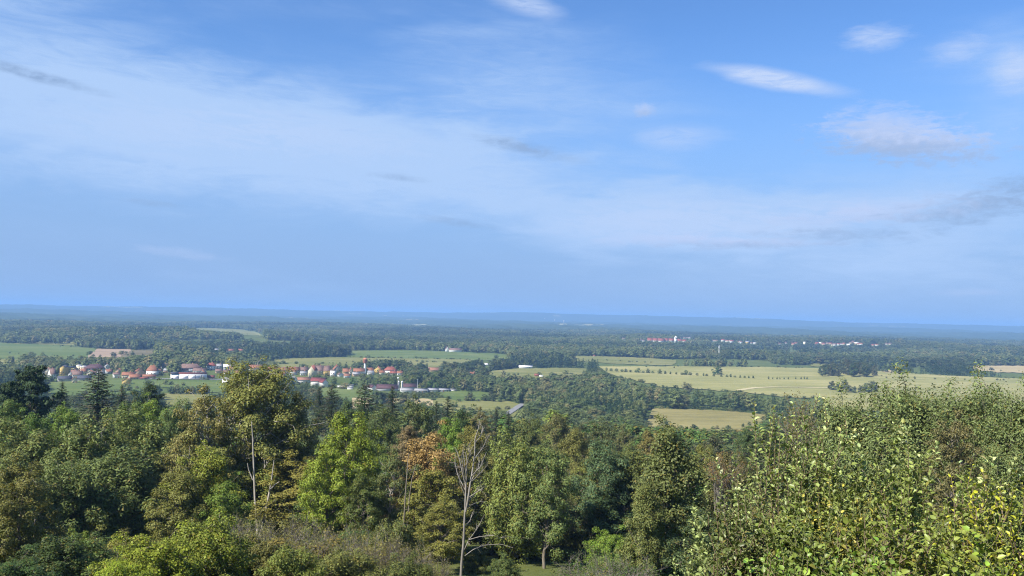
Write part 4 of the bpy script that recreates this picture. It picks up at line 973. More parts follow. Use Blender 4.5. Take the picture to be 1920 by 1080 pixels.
wood_mass('distant_woodland', 'hazy dark green forest covering the plain beyond the village', rest & (A[:, 7] >= 1300))
print('woodland trees', len(A), 'village', len(village_i), 'near', len(near_i))

# rough scrub and tall weeds along the field margins
E, KH = [], []
for _, _, poly, _ in FIELDS:
    for i in range(len(poly)):
        (x0, y0), (x1, y1) = poly[i - 1], poly[i]; n = int(abs(x1 - x0) / 5)
        for _k in range(n):
            f = q.random(); u, v = x0 + (x1 - x0) * f, y0 + (y1 - y0) * f + q.normal() * .5
            if q.random() < .55 and -40 < u < 1960 and not (v > np.interp(u, NEAR_TOP[:, 0], NEAR_TOP[:, 1]) + 10): E.append(ray_ground(u, v))
E = np.array(E); n = len(E); Hs = q.uniform(.8, 3.6, n) * (1 + (q.random(n) > .88) * 1.2); Ws = Hs * q.uniform(1.0, 2.2, n)
A_keep, k_keep = A, kindv
A = np.concatenate([E, Hs[:, None], Ws[:, None], project(E), np.zeros((n, 2))], 1); kindv = q.integers(0, 5, n)
wood_mass('margin_scrub', 'rough low scrub growing along the margins of the fields', np.ones(n, bool))
A, kindv = A_keep, k_keep
# trees standing in the open fields
def field_tree(u, vb, vt, wpx, label, group, colour, kind=None, name='field_tree'):
    p = ray_ground(u, vb); k = float(np.dot(p - EYE, FWD)) / FPX
    mid_tree(kind or MID_NAMES[q.integers(5)], label, 'tree', p, max(1.5, (vb - vt) * k), max(1.5, wpx * k), jitter(colour), group, name)
field_tree(1345, 703, 684, 22, 'single big round dark tree standing in the wide pale field', None, (.030, .058, .022), 'mid_1')
for i, u in enumerate([1137, 1146, 1156, 1166, 1173, 1182, 1192, 1197, 1206, 1215, 1224, 1237, 1247, 1257, 1268, 1279, 1286, 1294, 1307, 1319, 1325, 1338, 1352, 1363, 1370, 1378, 1388, 1396, 1404, 1412]):
    v = 694.5 + (u - 1137) * .05; big = u in (1237, 1286, 1215, 1197)
    field_tree(u, v + 2, v - (8 if big else q.uniform(2.5, 5.5)), 9 if big else q.uniform(4, 9), nth(i) + ' small tree from the left in the row across the wide pale field', 'tree row across the wide field', (.045, .072, .028))
for i, u in enumerate([1441, 1449, 1457, 1462, 1470, 1478, 1492, 1502, 1508, 1513]):
    field_tree(u, 712, 712 - q.uniform(4, 7), q.uniform(2.5, 5), nth(i) + ' tiny young tree from the left in the row ending at the oval copse', 'young trees left of the round copse', (.030, .050, .022))
for u, v in [(1653, 706), (1662, 710), (1674, 710), (1686, 710), (1715, 711), (1753, 712), (1809, 713), (1870, 714), (1882, 714), (1264, 691)]:
    field_tree(u, v, v - q.uniform(3, 6), q.uniform(3, 6), 'lone small bush dotted on the wide pale field', 'bushes dotted on the wide field', (.045, .060, .028), None, 'field_bush')
for i in range(30):
    a, rr = q.uniform(0, 6.283), q.random() ** .5
    u = 1590 + 54 * rr * math.cos(a); vb = 704 + 6 * rr * math.sin(a); e = math.sqrt(max(.05, 1 - ((u - 1595) / 62) ** 2))
    field_tree(u, vb, vb - 10 - 17 * e * q.uniform(.75, 1.0), q.uniform(14, 22), 'tree of the big dark oval copse on the pale field', 'oval copse trees', [(.032, .052, .024), (.040, .058, .030), (.050, .058, .036)][i % 3], None, 'copse_tree')
for u, vb, vt, w in [(1560, 732, 714, 20), (1584, 733, 711, 22), (1572, 736, 718, 16), (1592, 737, 722, 18), (1602, 738, 724, 14), (1613, 737, 722, 14), (1624, 736, 718, 16), (1634, 735, 714, 22), (1640, 735, 716, 16)]:
    field_tree(u, vb, vt, w, 'tree of the smaller grey-green copse in front of the oval copse', 'small copse trees', (.050, .066, .038), None, 'copse_tree')
for u, vb, vt, w, c in [(1266, 738, 722, 16, (.055, .080, .035)), (1284, 739, 716, 20, (.120, .110, .070)), (1292, 739, 719, 16, (.105, .100, .062)), (1225, 728, 718, 14, (.04, .07, .026)), (1164, 712, 704, 12, (.04, .07, .026)), (1690, 702, 690, 14, (.036, .056, .026)), (1702, 696, 683, 16, (.034, .056, .026)), (1660, 698, 683, 16, (.036, .056, .03)), (1676, 699, 686, 14, (.04, .058, .03))]:
    field_tree(u, vb, vt, w, 'tree standing at the edge of the wide pale field', 'trees at the wide field edge', c)
field_tree(882, 743, 733, 11, 'lone round tree on the green valley field', None, (.050, .068, .030), 'mid_3')
for u, vb, vt, w in [(909, 753, 742, 10), (917, 753, 744, 12), (925, 754, 741, 14), (938, 755, 743, 14)]:
    field_tree(u, vb, vt, w, 'bush in the clump at the right end of the green valley field', 'bushes by the valley field', (.040, .060, .028), None, 'field_bush')
for i, u in enumerate(np.arange(322, 395, 9.5)):
    field_tree(u, 740, 724 - (4 if i == 1 else 0), 15, nth(i) + ' round bush from the left in the hedge between the village meadows', 'hedge between the village meadows', [(.040, .062, .030), (.085, .088, .050), (.036, .058, .026)][i % 3], None, 'hedge_bush')
for i, u in enumerate(np.arange(700, 826, 8.5)):
    field_tree(u, 746, 736 - q.uniform(0, 3), 14, nth(i) + ' bush from the left in the hedge before the farm buildings', 'hedge before the farm', [(.045, .070, .032), (.060, .078, .038)][i % 2], None, 'hedge_bush')

# ------------------------------------------------------------------ the wood on the near slope
SAGE = (.094, .112, .044); OLIVE = (.112, .108, .036); LIME = (.100, .132, .020); DARK = (.040, .066, .024); FIR = (.020, .036, .017); RUST = (.185, .130, .062); MIDG = (.062, .096, .030); BLUEG = (.050, .080, .045)
NEAR = [
    # back row against the village
    ('pine', 62, 688, 185, 95, FIR, 'pine_tree', 'broad dark pine at the left edge below the yellow block'),
    ('pine', 18, 716, 180, 70, FIR, 'pine_tree', 'dark pine cut by the left picture edge'),
    ('spruce_a', 121, 716, 185, 44, FIR, 'spruce_tree', 'short dark spruce between the broad pine and the tall spruce'),
    ('spruce_b', 187, 690, 180, 84, FIR, 'spruce_tree', 'tall dark spruce with spreading boughs in front of the village roofs'),
    ('spruce_a', 233, 721, 185, 34, FIR, 'spruce_tree', 'small dark spruce tip right of the tall spruce'),
    ('round_b', 283, 712, 185, 62, (0.031, 0.051, 0.022), 'broadleaf_tree', 'dark rounded tree behind the yellow-green crown near the hedge'),
    ('spruce_a', 602, 726, 190, 36, FIR, 'spruce_tree', 'slim dark spruce immediately right of the big olive tree'),
    ('spruce_b', 626, 720, 185, 44, FIR, 'spruce_tree', 'dark spruce below the crimson-roofed hall'),
    ('spruce_b', 688, 720, 170, 84, (0.023, 0.043, 0.018), 'spruce_tree', 'broad dark spruce in front of the purple barn'),
    ('spruce_a', 739, 724, 180, 42, FIR, 'spruce_tree', 'narrow dark spruce below the silos'),
    ('spruce_a', 843, 742, 190, 40, (0.023, 0.041, 0.018), 'spruce_tree', 'dark spruce top below the green valley field'),
    ('spruce_a', 822, 752, 185, 36, (0.025, 0.045, 0.018), 'spruce_tree', 'second lower spruce top beside the valley field'),
    ('round_a', 662, 752, 165, 80, (0.045, 0.071, 0.032), 'broadleaf_tree', 'grey-green tree under the broad dark spruce'),
    ('round_c', 782, 752, 165, 80, (0.060, 0.080, 0.034), 'broadleaf_tree', 'dull green rounded crown below the farm hedge'),
    ('round_a', 725, 768, 150, 80, (0.056, 0.078, 0.034), 'broadleaf_tree', 'muted green crown between lime tree and silos'),
    ('round_b', 868, 762, 150, 66, (0.031, 0.053, 0.022), 'broadleaf_tree', 'very dark green crown right of the spruce tops'),
    ('open', 905, 765, 160, 46, (0.098, 0.094, 0.050), 'broadleaf_tree', 'thin brownish crown behind the top of the dead tree'),
    ('spruce_a', 934, 766, 190, 26, FIR, 'spruce_tree', 'small spruce tip left of the road glimpse'),
    ('spruce_a', 957, 771, 180, 26, FIR, 'spruce_tree', 'small spruce tip below the road glimpse'),
    ('round_c', 1000, 786, 170, 70, (0.058, 0.075, 0.030), 'broadleaf_tree', 'olive-green crown below the road glimpse'),
    ('round_a', 1045, 778, 185, 74, (0.083, 0.086, 0.040), 'broadleaf_tree', 'pale olive crown at the start of the valley wood'),
    ('round_b', 1090, 790, 190, 60, (0.042, 0.053, 0.034), 'broadleaf_tree', 'grey dark crown at the foot of the valley wood'),
    ('round_c', 1130, 792, 175, 70, (0.056, 0.071, 0.036), 'broadleaf_tree', 'grey-green crown right of the grey dark crown'),
    ('open', 1175, 800, 170, 60, (0.073, 0.082, 0.040), 'broadleaf_tree', 'loose olive crown left of the near pale field'),
    ('round_a', 1222, 808, 140, 62, (.118, .106, .044), 'broadleaf_tree', 'orange-tinged crown left of the grey-green column tree'),
    ('round_b', 1340, 808, 150, 80, (0.049, 0.057, 0.040), 'broadleaf_tree', 'grey hedge-like crown in front of the near pale field'),
    ('round_b', 1404, 800, 140, 50, (0.045, 0.071, 0.034), 'broadleaf_tree', 'small rounded dark tree at the corner of the near pale field'),
    ('round_a', 1322, 835, 110, 60, (0.103, 0.112, 0.034), 'broadleaf_tree', 'yellowish crown just right of the grey-green column tree'),
    # left mass
    ('round_a', 20, 752, 150, 90, MIDG, 'broadleaf_tree', 'mid green crown at the left edge under the dark pines'),
    ('round_b', 75, 768, 140, 90, (0.068, 0.112, 0.028), 'broadleaf_tree', 'fresh green crown below the broad dark pine'),
    ('round_c', 128, 762, 145, 66, (0.084, 0.133, 0.030), 'broadleaf_tree', 'bright green crown below the short spruce'),
    ('round_a', 255, 755, 140, 80, (0.065, 0.100, 0.030), 'broadleaf_tree', 'green crown below the small spruce tip'),
    ('round_b', 288, 744, 150, 72, (0.103, 0.153, 0.028), 'broadleaf_tree', 'yellow-green crown in front of the dark rounded tree'),
    ('willow_a', 335, 750, 140, 70, (0.068, 0.102, 0.042), 'willow_tree', 'grey-green willow just left of the brown-tinted tree'),
    ('willow_a', 60, 790, 115, 150, SAGE, 'willow_tree', 'leftmost of the big sage-green willows'),
    ('willow_b', 175, 778, 112, 150, (0.084, 0.108, 0.042), 'willow_tree', 'tallest sage-green willow in the left mass'),
    ('willow_a', 275, 772, 118, 140, (0.093, 0.116, 0.044), 'willow_tree', 'right-hand sage-green willow of the left mass'),
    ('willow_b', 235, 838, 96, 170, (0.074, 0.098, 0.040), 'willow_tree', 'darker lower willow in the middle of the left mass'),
    ('willow_b', 140, 855, 92, 130, (0.076, 0.100, 0.040), 'willow_tree', 'lower willow left of the middle one'),
    ('willow_a', 20, 850, 90, 120, (0.078, 0.098, 0.038), 'willow_tree', 'willow behind the rusty tree at the left edge'),
    ('open', 55, 852, 68, 130, (.092, .094, .034), 'rowan_tree', 'olive tree with rusty orange leaves at the left edge'),
    ('open', 12, 900, 66, 110, (0.083, 0.087, 0.030), 'broadleaf_tree', 'dull olive tree cut by the left edge below the rusty one'),
    ('shrub_b', 165, 1000, 62, 90, (0.098, 0.135, 0.030), 'shrub', 'fresh green bush at the bottom under the willows'),
    ('shrub_a', 120, 1030, 58, 80, (0.054, 0.076, 0.030), 'shrub', 'dull green bush at the bottom left of the fresh green one'),
    # big olive tree and neighbours
    ('big', 478, 680, 108, 205, (0.105, 0.114, 0.038), 'broadleaf_tree', 'tallest olive-brown tree rising in front of the village'),
    ('open', 395, 726, 104, 115, (.115, .110, .046), 'broadleaf_tree', 'thin brown-tinted tree left of the tallest olive tree'),
    ('round_a', 555, 738, 110, 105, (.096, .098, .038), 'broadleaf_tree', 'brownish crown on the right flank of the tallest olive tree'),
    ('round_c', 398, 838, 92, 110, (0.112, 0.133, 0.026), 'broadleaf_tree', 'yellowing green crown below the thin brown tree'),
    ('round_b', 350, 870, 88, 110, (0.095, 0.102, 0.034), 'broadleaf_tree', 'olive crown left below the yellowing one'),
    ('round_b', 430, 895, 86, 90, (0.078, 0.117, 0.026), 'broadleaf_tree', 'green crown low beside the pale trunks'),
    ('round_a', 655, 775, 95, 128, LIME, 'broadleaf_tree', 'bright lime-green tree right of the tallest olive tree'),
    ('round_c', 620, 842, 90, 80, (0.127, 0.168, 0.028), 'broadleaf_tree', 'yellow-lime crown at the left foot of the lime tree'),
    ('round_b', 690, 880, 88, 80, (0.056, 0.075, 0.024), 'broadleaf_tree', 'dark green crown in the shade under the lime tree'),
    ('open', 745, 842, 92, 90, (0.068, 0.086, 0.038), 'broadleaf_tree', 'grey-green slender tree between lime and orange trees'),
    ('round_c', 770, 798, 112, 50, (.130, .105, .070), 'broadleaf_tree', 'pinkish brown small crown left of the orange tree'),
    ('round_b', 808, 802, 96, 140, RUST, 'broadleaf_tree', 'orange-brown autumn tree left of the dead tree'),
    ('round_a', 845, 785, 118, 70, (0.088, 0.143, 0.030), 'broadleaf_tree', 'bright green crown behind the orange-brown tree'),
    ('round_c', 890, 800, 110, 70, (.112, .110, .038), 'broadleaf_tree', 'yellow-brown crown behind the dead tree'),
    ('round_c', 815, 880, 90, 100, (.112, .116, .034), 'broadleaf_tree', 'yellow-olive crown beneath the orange-brown tree'),
    ('open', 840, 930, 82, 100, (0.103, 0.107, 0.032), 'broadleaf_tree', 'olive tree left of the dead trunk'),
    ('willow_b', 970, 812, 92, 120, (0.103, 0.128, 0.042), 'willow_tree', 'light green upright tree right of the dead tree'),
    ('round_c', 1030, 838, 88, 100, (0.078, 0.107, 0.042), 'broadleaf_tree', 'light green crown right of the upright tree'),
    ('willow_a', 948, 892, 102, 120, (0.076, 0.088, 0.038), 'willow_tree', 'dull green drooping tree behind the bent dead boughs'),
    ('round_a', 1080, 806, 130, 80, (.094, .098, .036), 'broadleaf_tree', 'olive-brown crown right of the light green trees'),
    ('round_a', 1132, 826, 98, 110, BLUEG, 'broadleaf_tree', 'blue-green dark tree in the middle right'),
    ('round_b', 1185, 830, 104, 80, (0.072, 0.092, 0.034), 'broadleaf_tree', 'green crown between blue-green tree and column tree'),
    ('open', 1040, 905, 102, 110, (0.070, 0.094, 0.040), 'broadleaf_tree', 'loose green tree below the light green crown'),
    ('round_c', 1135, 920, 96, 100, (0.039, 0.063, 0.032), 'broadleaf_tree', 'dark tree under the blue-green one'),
    ('column', 1262, 796, 60, 135, (.076, .092, .040), 'broadleaf_tree', 'tall grey-green column tree left of the leafy foreground bush'),
    ('column', 1215, 900, 56, 80, (0.086, 0.102, 0.040), 'broadleaf_tree', 'smaller grey-green tree at the left foot of the column tree'),
    # right mass
    ('willow_f', 1590, 752, 78, 190, (.086, .112, .050), 'willow_tree', 'left sage-green willow behind the leafy foreground bush'),
    ('willow_f', 1705, 722, 74, 260, (.086, .112, .050), 'willow_tree', 'highest sage-green willow on the right'),
    ('willow_f', 1830, 724, 70, 220, (.086, .112, .050), 'willow_tree', 'sage-green willow right of the highest one'),
    ('willow_f', 1935, 742, 66, 190, (.086, .112, .050), 'willow_tree', 'sage-green willow cut by the right edge'),
    ('open', 1785, 772, 58, 110, (0.086, 0.082, 0.044), 'broadleaf_tree', 'brownish thin-leaved tree in front of the right willows'),
    ('twig_b', 1512, 733, 85, 60, (0.098, 0.087, 0.045), 'bare_tree', 'brown twiggy treetop left of the right willows'),
    ('round_b', 1520, 775, 88, 110, (0.051, 0.061, 0.036), 'broadleaf_tree', 'dark grey-green crown below the brown twiggy treetop'),
    ('round_b', 1450, 790, 95, 90, (0.047, 0.061, 0.036), 'broadleaf_tree', 'grey-green crown at the left shoulder of the leafy bush'),
    ('round_a', 1370, 850, 72, 100, (.076, .078, .036), 'broadleaf_tree', 'brownish tree behind the left shoulder of the leafy bush'),
    ('twig_b', 1352, 838, 70, 46, (0.127, 0.087, 0.045), 'bare_tree', 'rusty twiggy top behind the left tip of the leafy bush'),
    # bottom shrubs
    ('shrub_a', 300, 985, 44, 170, (0.117, 0.143, 0.022), 'shrub', 'yellow-green bush at the bottom left of centre'),
    ('shrub_b', 400, 972, 47, 170, (0.107, 0.131, 0.026), 'shrub', 'olive yellow bush at the bottom below the pale trunks'),
    ('shrub_a', 232, 1040, 40, 110, (0.127, 0.168, 0.020), 'shrub', 'brightest yellow-green bush at the bottom edge'),
    ('shrub_a', 500, 985, 52, 130, (0.088, 0.090, 0.034), 'shrub', 'dull olive bush at the foot of the pale trunks'),
    ('twig_a', 560, 955, 60, 130, (0.098, 0.097, 0.040), 'bare_shrub', 'grey bare twiggy bush right of the pale trunks'),
    ('twig_a', 470, 955, 66, 110, (0.098, 0.102, 0.040), 'bare_shrub', 'grey bare twiggy bush left of the pale trunks'),
    ('twig_a', 690, 968, 55, 150, (0.107, 0.102, 0.042), 'bare_shrub', 'large grey twiggy bush at the bottom centre'),
    ('twig_a', 620, 985, 50, 130, (0.098, 0.102, 0.036), 'bare_shrub', 'grey-brown twiggy bush between the two larger ones'),
    ('shrub_b', 745, 975, 66, 120, (0.068, 0.082, 0.030), 'shrub', 'dull olive bush in the gap under the slim grey trunks'),
    ('twig_a', 765, 1000, 54, 110, (0.098, 0.092, 0.036), 'bare_shrub', 'twiggy brown bush left of the dead tree base'),
    ('shrub_b', 660, 1030, 44, 150, (0.083, 0.092, 0.032), 'shrub', 'dark olive bush low at the bottom centre'),
    ('shrub_a', 775, 1035, 48, 110, (0.068, 0.084, 0.030), 'shrub', 'dull green bush left of the dead tree base'),
    ('shrub_b', 560, 1025, 42, 130, (0.083, 0.102, 0.028), 'shrub', 'olive bush at the bottom under the twiggy ones'),
    ('shrub_a', 955, 1035, 72, 60, (0.058, 0.082, 0.030), 'shrub', 'green bush right of the dead tree base'),
    ('twig_a', 1098, 925, 97, 90, (0.098, 0.087, 0.050), 'bare_shrub', 'grey-brown bare bush under the blue-green tree'),
    ('shrub_b', 1055, 985, 97, 90, (0.112, 0.112, 0.028), 'shrub', 'yellow-olive bush above the grass patch'),
    ('shrub_a', 1150, 985, 84, 80, (0.092, 0.143, 0.026), 'shrub', 'bright green bush right of the grass patch'),
    ('shrub_b', 1190, 1010, 58, 80, (0.078, 0.114, 0.030), 'shrub', 'green bush left of the column tree foot'),
    ('shrub_a', 1005, 1000, 96, 70, (0.058, 0.075, 0.032), 'shrub', 'dull bush left above the grass patch'),
    ('round_b', 1330, 950, 30, 130, (0.039, 0.057, 0.028), 'shrub', 'shaded dark bush between column tree and leafy bush'),  # dark leaf colour carries the deep shade of this gap
    ('twig_a', 822, 1036, 64, 70, (.10, .10, .036), 'bare_shrub', 'low twiggy bush just left of the dead trunk'),
    ('shrub_b', 905, 1048, 84, 60, (.070, .082, .030), 'shrub', 'low green bush behind the dead trunk'),
    ('shrub_a', 990, 1035, 96, 60, (.075, .088, .030), 'shrub', 'green bush at the left end of the grass patch'),
]
PLANTED = {}
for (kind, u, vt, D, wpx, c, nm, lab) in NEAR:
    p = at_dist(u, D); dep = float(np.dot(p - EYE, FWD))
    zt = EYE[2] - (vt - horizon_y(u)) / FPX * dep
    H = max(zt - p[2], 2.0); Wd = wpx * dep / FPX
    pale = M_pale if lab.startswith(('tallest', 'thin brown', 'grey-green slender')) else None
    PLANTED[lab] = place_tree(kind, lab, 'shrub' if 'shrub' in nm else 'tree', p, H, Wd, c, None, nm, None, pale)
# undergrowth trees filling the dark interior of the slope wood
qq = np.random.default_rng(321)
n_fill = 0
NPT = np.array([(a[1], a[2]) for a in NEAR], float); NLAB = [a[7] for a in NEAR]
for i in range(900):
    u = qq.uniform(-60, 1980); D = qq.uniform(95, 235) if u < 1400 else qq.uniform(85, 235)
    p = at_dist(u, D); dep = float(np.dot(p - EYE, FWD)); lim = np.interp(u, NEAR_TOP[:, 0], NEAR_TOP[:, 1]) + 38
    if 330 < u < 610: lim = max(lim, 770)
    H = qq.uniform(9, 13); vt = horizon_y(u) + (EYE[2] - p[2] - H) / dep * FPX
    if vt < lim or abs(u - 1050) < 75 and D < 104: continue
    if vt > lim + 120: continue
    c = jitter(GREENS[qq.integers(6)], .15)
    ol = qq.random() < .15
    if ol: c = jitter(OLIVE)
    place_tree(['round_a', 'round_b', 'round_c', 'open'][qq.integers(4)], beside('olive crown' if ol else 'plain green crown', u, vt, NPT, NLAB), 'tree', p, H, H * qq.uniform(.6, .85), c, 'slope wood trees', 'broadleaf_tree')
    n_fill += 1
    if n_fill >= 95: break
for i in range(60):
    u = qq.uniform(-40, 1330); D = qq.uniform(50, 84); p = at_dist(u, D)
    if 955 < u < 1135 or 770 < u < 1000: continue
    H = qq.uniform(2.2, 4.2); dep = float(np.dot(p - EYE, FWD)); vt = horizon_y(u) + (EYE[2] - p[2] - H) / dep * FPX
    if vt > 1085 or vt < 930: continue
    place_tree(['shrub_a', 'shrub_b', 'twig_a'][qq.integers(3)], beside('low undergrowth bush', u, vt, NPT, NLAB), 'shrub', p, H, H * qq.uniform(1.1, 1.6), jitter([MIDG, OLIVE, DARK, (.075, .105, .030)][qq.integers(4)]), 'low undergrowth bushes', 'shrub')


def px_at(u, v, D):
    """point seen at (u, v) at depth D"""
    d = (u - 960) / FPX * RIGHT - (v - 540) / FPX * UP + FWD
    return EYE + d * D
# free-standing stems that belong to trees planted above
org = np.zeros(3)
def px_tube(pts, r, D, dz=None):
    P = np.array([px_at(u, v, D + (dz[i] if dz else 0)) for i, (u, v) in enumerate(pts)]) - org
    n = 4 * len(pts); t = np.linspace(0, len(pts) - 1, n); P = np.stack([np.interp(t, np.arange(len(pts)), P[:, k]) for k in range(3)], 1)
    return P, np.interp(t, [0, len(pts) - 1], r)
def add_stem(tree, tube_list, mat):
    o = link('stem', mk_mesh('stem', *tubes(tube_list, 8), mat, True), tree)
    o.matrix_parent_inverse = Matrix.LocRotScale(tree.location, tree.rotation_euler, tree.scale).inverted()
    return o
big = PLANTED['tallest olive-brown tree rising in front of the village']
add_stem(big, [px_tube([(484, 1010), (481, 960), (478, 935), (476, 880), (474, 830), (472, 790)], (.19, .04), 96), px_tube([(474, 900), (466, 880), (464, 868)], (.08, .03), 95.5)], M_pale)
add_stem(big, [px_tube([(487, 1010), (496, 970), (505, 925), (510, 895), (514, 862)], (.19, .04), 95.5), px_tube([(507, 918), (516, 908), (524, 903)], (.09, .03), 95), px_tube([(489, 985), (495, 962), (500, 945)], (.07, .03), 95)], M_pale)
slender = PLANTED['grey-green slender tree between lime and orange trees']; rowan = PLANTED['olive tree with rusty orange leaves at the left edge']
for tree, pts, D in ((slender, [(757, 985), (760, 930), (763, 890), (766, 850)], 86), (slender, [(764, 985), (767, 940), (772, 900), (780, 870)], 87), (rowan, [(58, 1060), (54, 1010), (52, 970)], 62), (rowan, [(62, 1060), (64, 1000), (66, 960)], 62.5)):
    add_stem(tree, [px_tube(pts, (.08, .03), D)], M_bark)

# dead tree
M_dead = bark_mat('bleached_dead_wood', (.13, .118, .10), (.31, .285, .25))
D0 = 72.0; root = tag(empty('dead_tree', px_at(867, 1080, D0)), 'bare bleached dead tree with two stems in the centre', 'tree'); org = np.array(root.location)
qd = np.random.default_rng(8)
link('trunk', mk_mesh('trunk', *tubes([px_tube([(864, 1085), (866, 1050), (869, 1020), (870.5, 982), (872, 953), (873.5, 914), (875, 882), (876, 864), (873, 848)], (.12, .028), D0),
                                       px_tube([(872.5, 960), (877, 940), (882, 905), (886, 882), (890, 852), (891, 822), (898, 801), (899, 788)], (.10, .025), D0)], 8), M_dead, True), root)
BR = [[(886, 902), (899, 889), (915, 871)], [(889, 861), (905, 840), (917, 815)], [(873, 913), (864, 873), (858, 848)], [(873, 920), (858, 890), (853, 868)], [(874, 905), (868, 878), (866, 855)], [(875, 895), (871, 868), (868, 846)],
      [(872, 1042), (888, 1030), (909, 1022), (938, 1020), (962, 1027)], [(871, 1030), (879, 1012), (893, 994), (909, 964)], [(879, 1012), (900, 1006), (925, 1004), (942, 1010)], [(877, 950), (897, 941), (912, 940)], [(880, 932), (895, 922), (910, 912)],
      [(891, 830), (903, 815), (905, 800)], [(888, 868), (880, 850), (879, 835)], [(882, 905), (895, 880), (900, 862)], [(876, 870), (881, 852), (884, 840)], [(884, 893), (902, 874), (908, 856)], [(872, 930), (862, 905), (860, 890)], [(877, 940), (889, 928), (893, 918)], [(870, 990), (882, 975), (886, 960)]]
for b in BR:
    dz = [0] + list(np.cumsum(qd.normal(size=len(b) - 1) * 1.1)); main = px_tube(b, (.045, .013), D0, dz); pts = main[0]
    tw_ = [main]
    for _ in range(7):
        i = qd.integers(len(pts) // 3, len(pts)); d = unit(pts[-1] - pts[0]) + qd.normal(size=3) * .55 + [0, 0, .25]
        tw_.append((curve(pts[i], pts[i] + unit(d) * qd.uniform(.3, .9), qd, .05, 4, .06), np.linspace(.018, .007, 4)))
    link('branch', mk_mesh('branch', *tubes(tw_, 5), M_dead, True), root)

# ------------------------------------------------------------------ leafy bushes close to the camera
M_near_leaf = foliage_mat('bush_leaves', 'object', transl=.24, spec=.4, rough=.42, var=(.55, 1.3), warm=.04, gain=2.0)
M_stem = bark_mat('bush_stems', (.10, .075, .045), (.22, .17, .11), 30)
M_green_stem = bark_mat('green_shoots', (.09, .10, .04), (.18, .19, .08), 30)
def leaf_shape(C, N, T, L, W):
    """folded pointed leaf: two halves meeting at the midrib, tip curled"""
    B = np.cross(N, T); L = L[:, None]; W = W[:, None]
    base = C; m1 = C + T * L * .35 - N * L * .05; m2 = C + T * L * .72 - N * L * .08; tip = C + T * L - N * L * .20
    a1 = C + T * L * .30 + B * W * .46 + N * W * .14; a2 = C + T * L * .66 + B * W * .38 + N * W * .10
    b1 = C + T * L * .30 - B * W * .46 + N * W * .14; b2 = C + T * L * .66 - B * W * .38 + N * W * .10
    V = np.stack([base, m1, m2, tip, a1, a2, b1, b2], 1).reshape(-1, 3)
    o = np.arange(len(C))[:, None] * 8
    Q = np.concatenate([o + [[4, 1, 2, 5]] , o + [[1, 6, 7, 2]]]); Tt = np.concatenate([o + [[0, 1, 4]], o + [[0, 6, 1]], o + [[5, 2, 3]], o + [[2, 7, 3]]])
    return V, [Q, Tt]
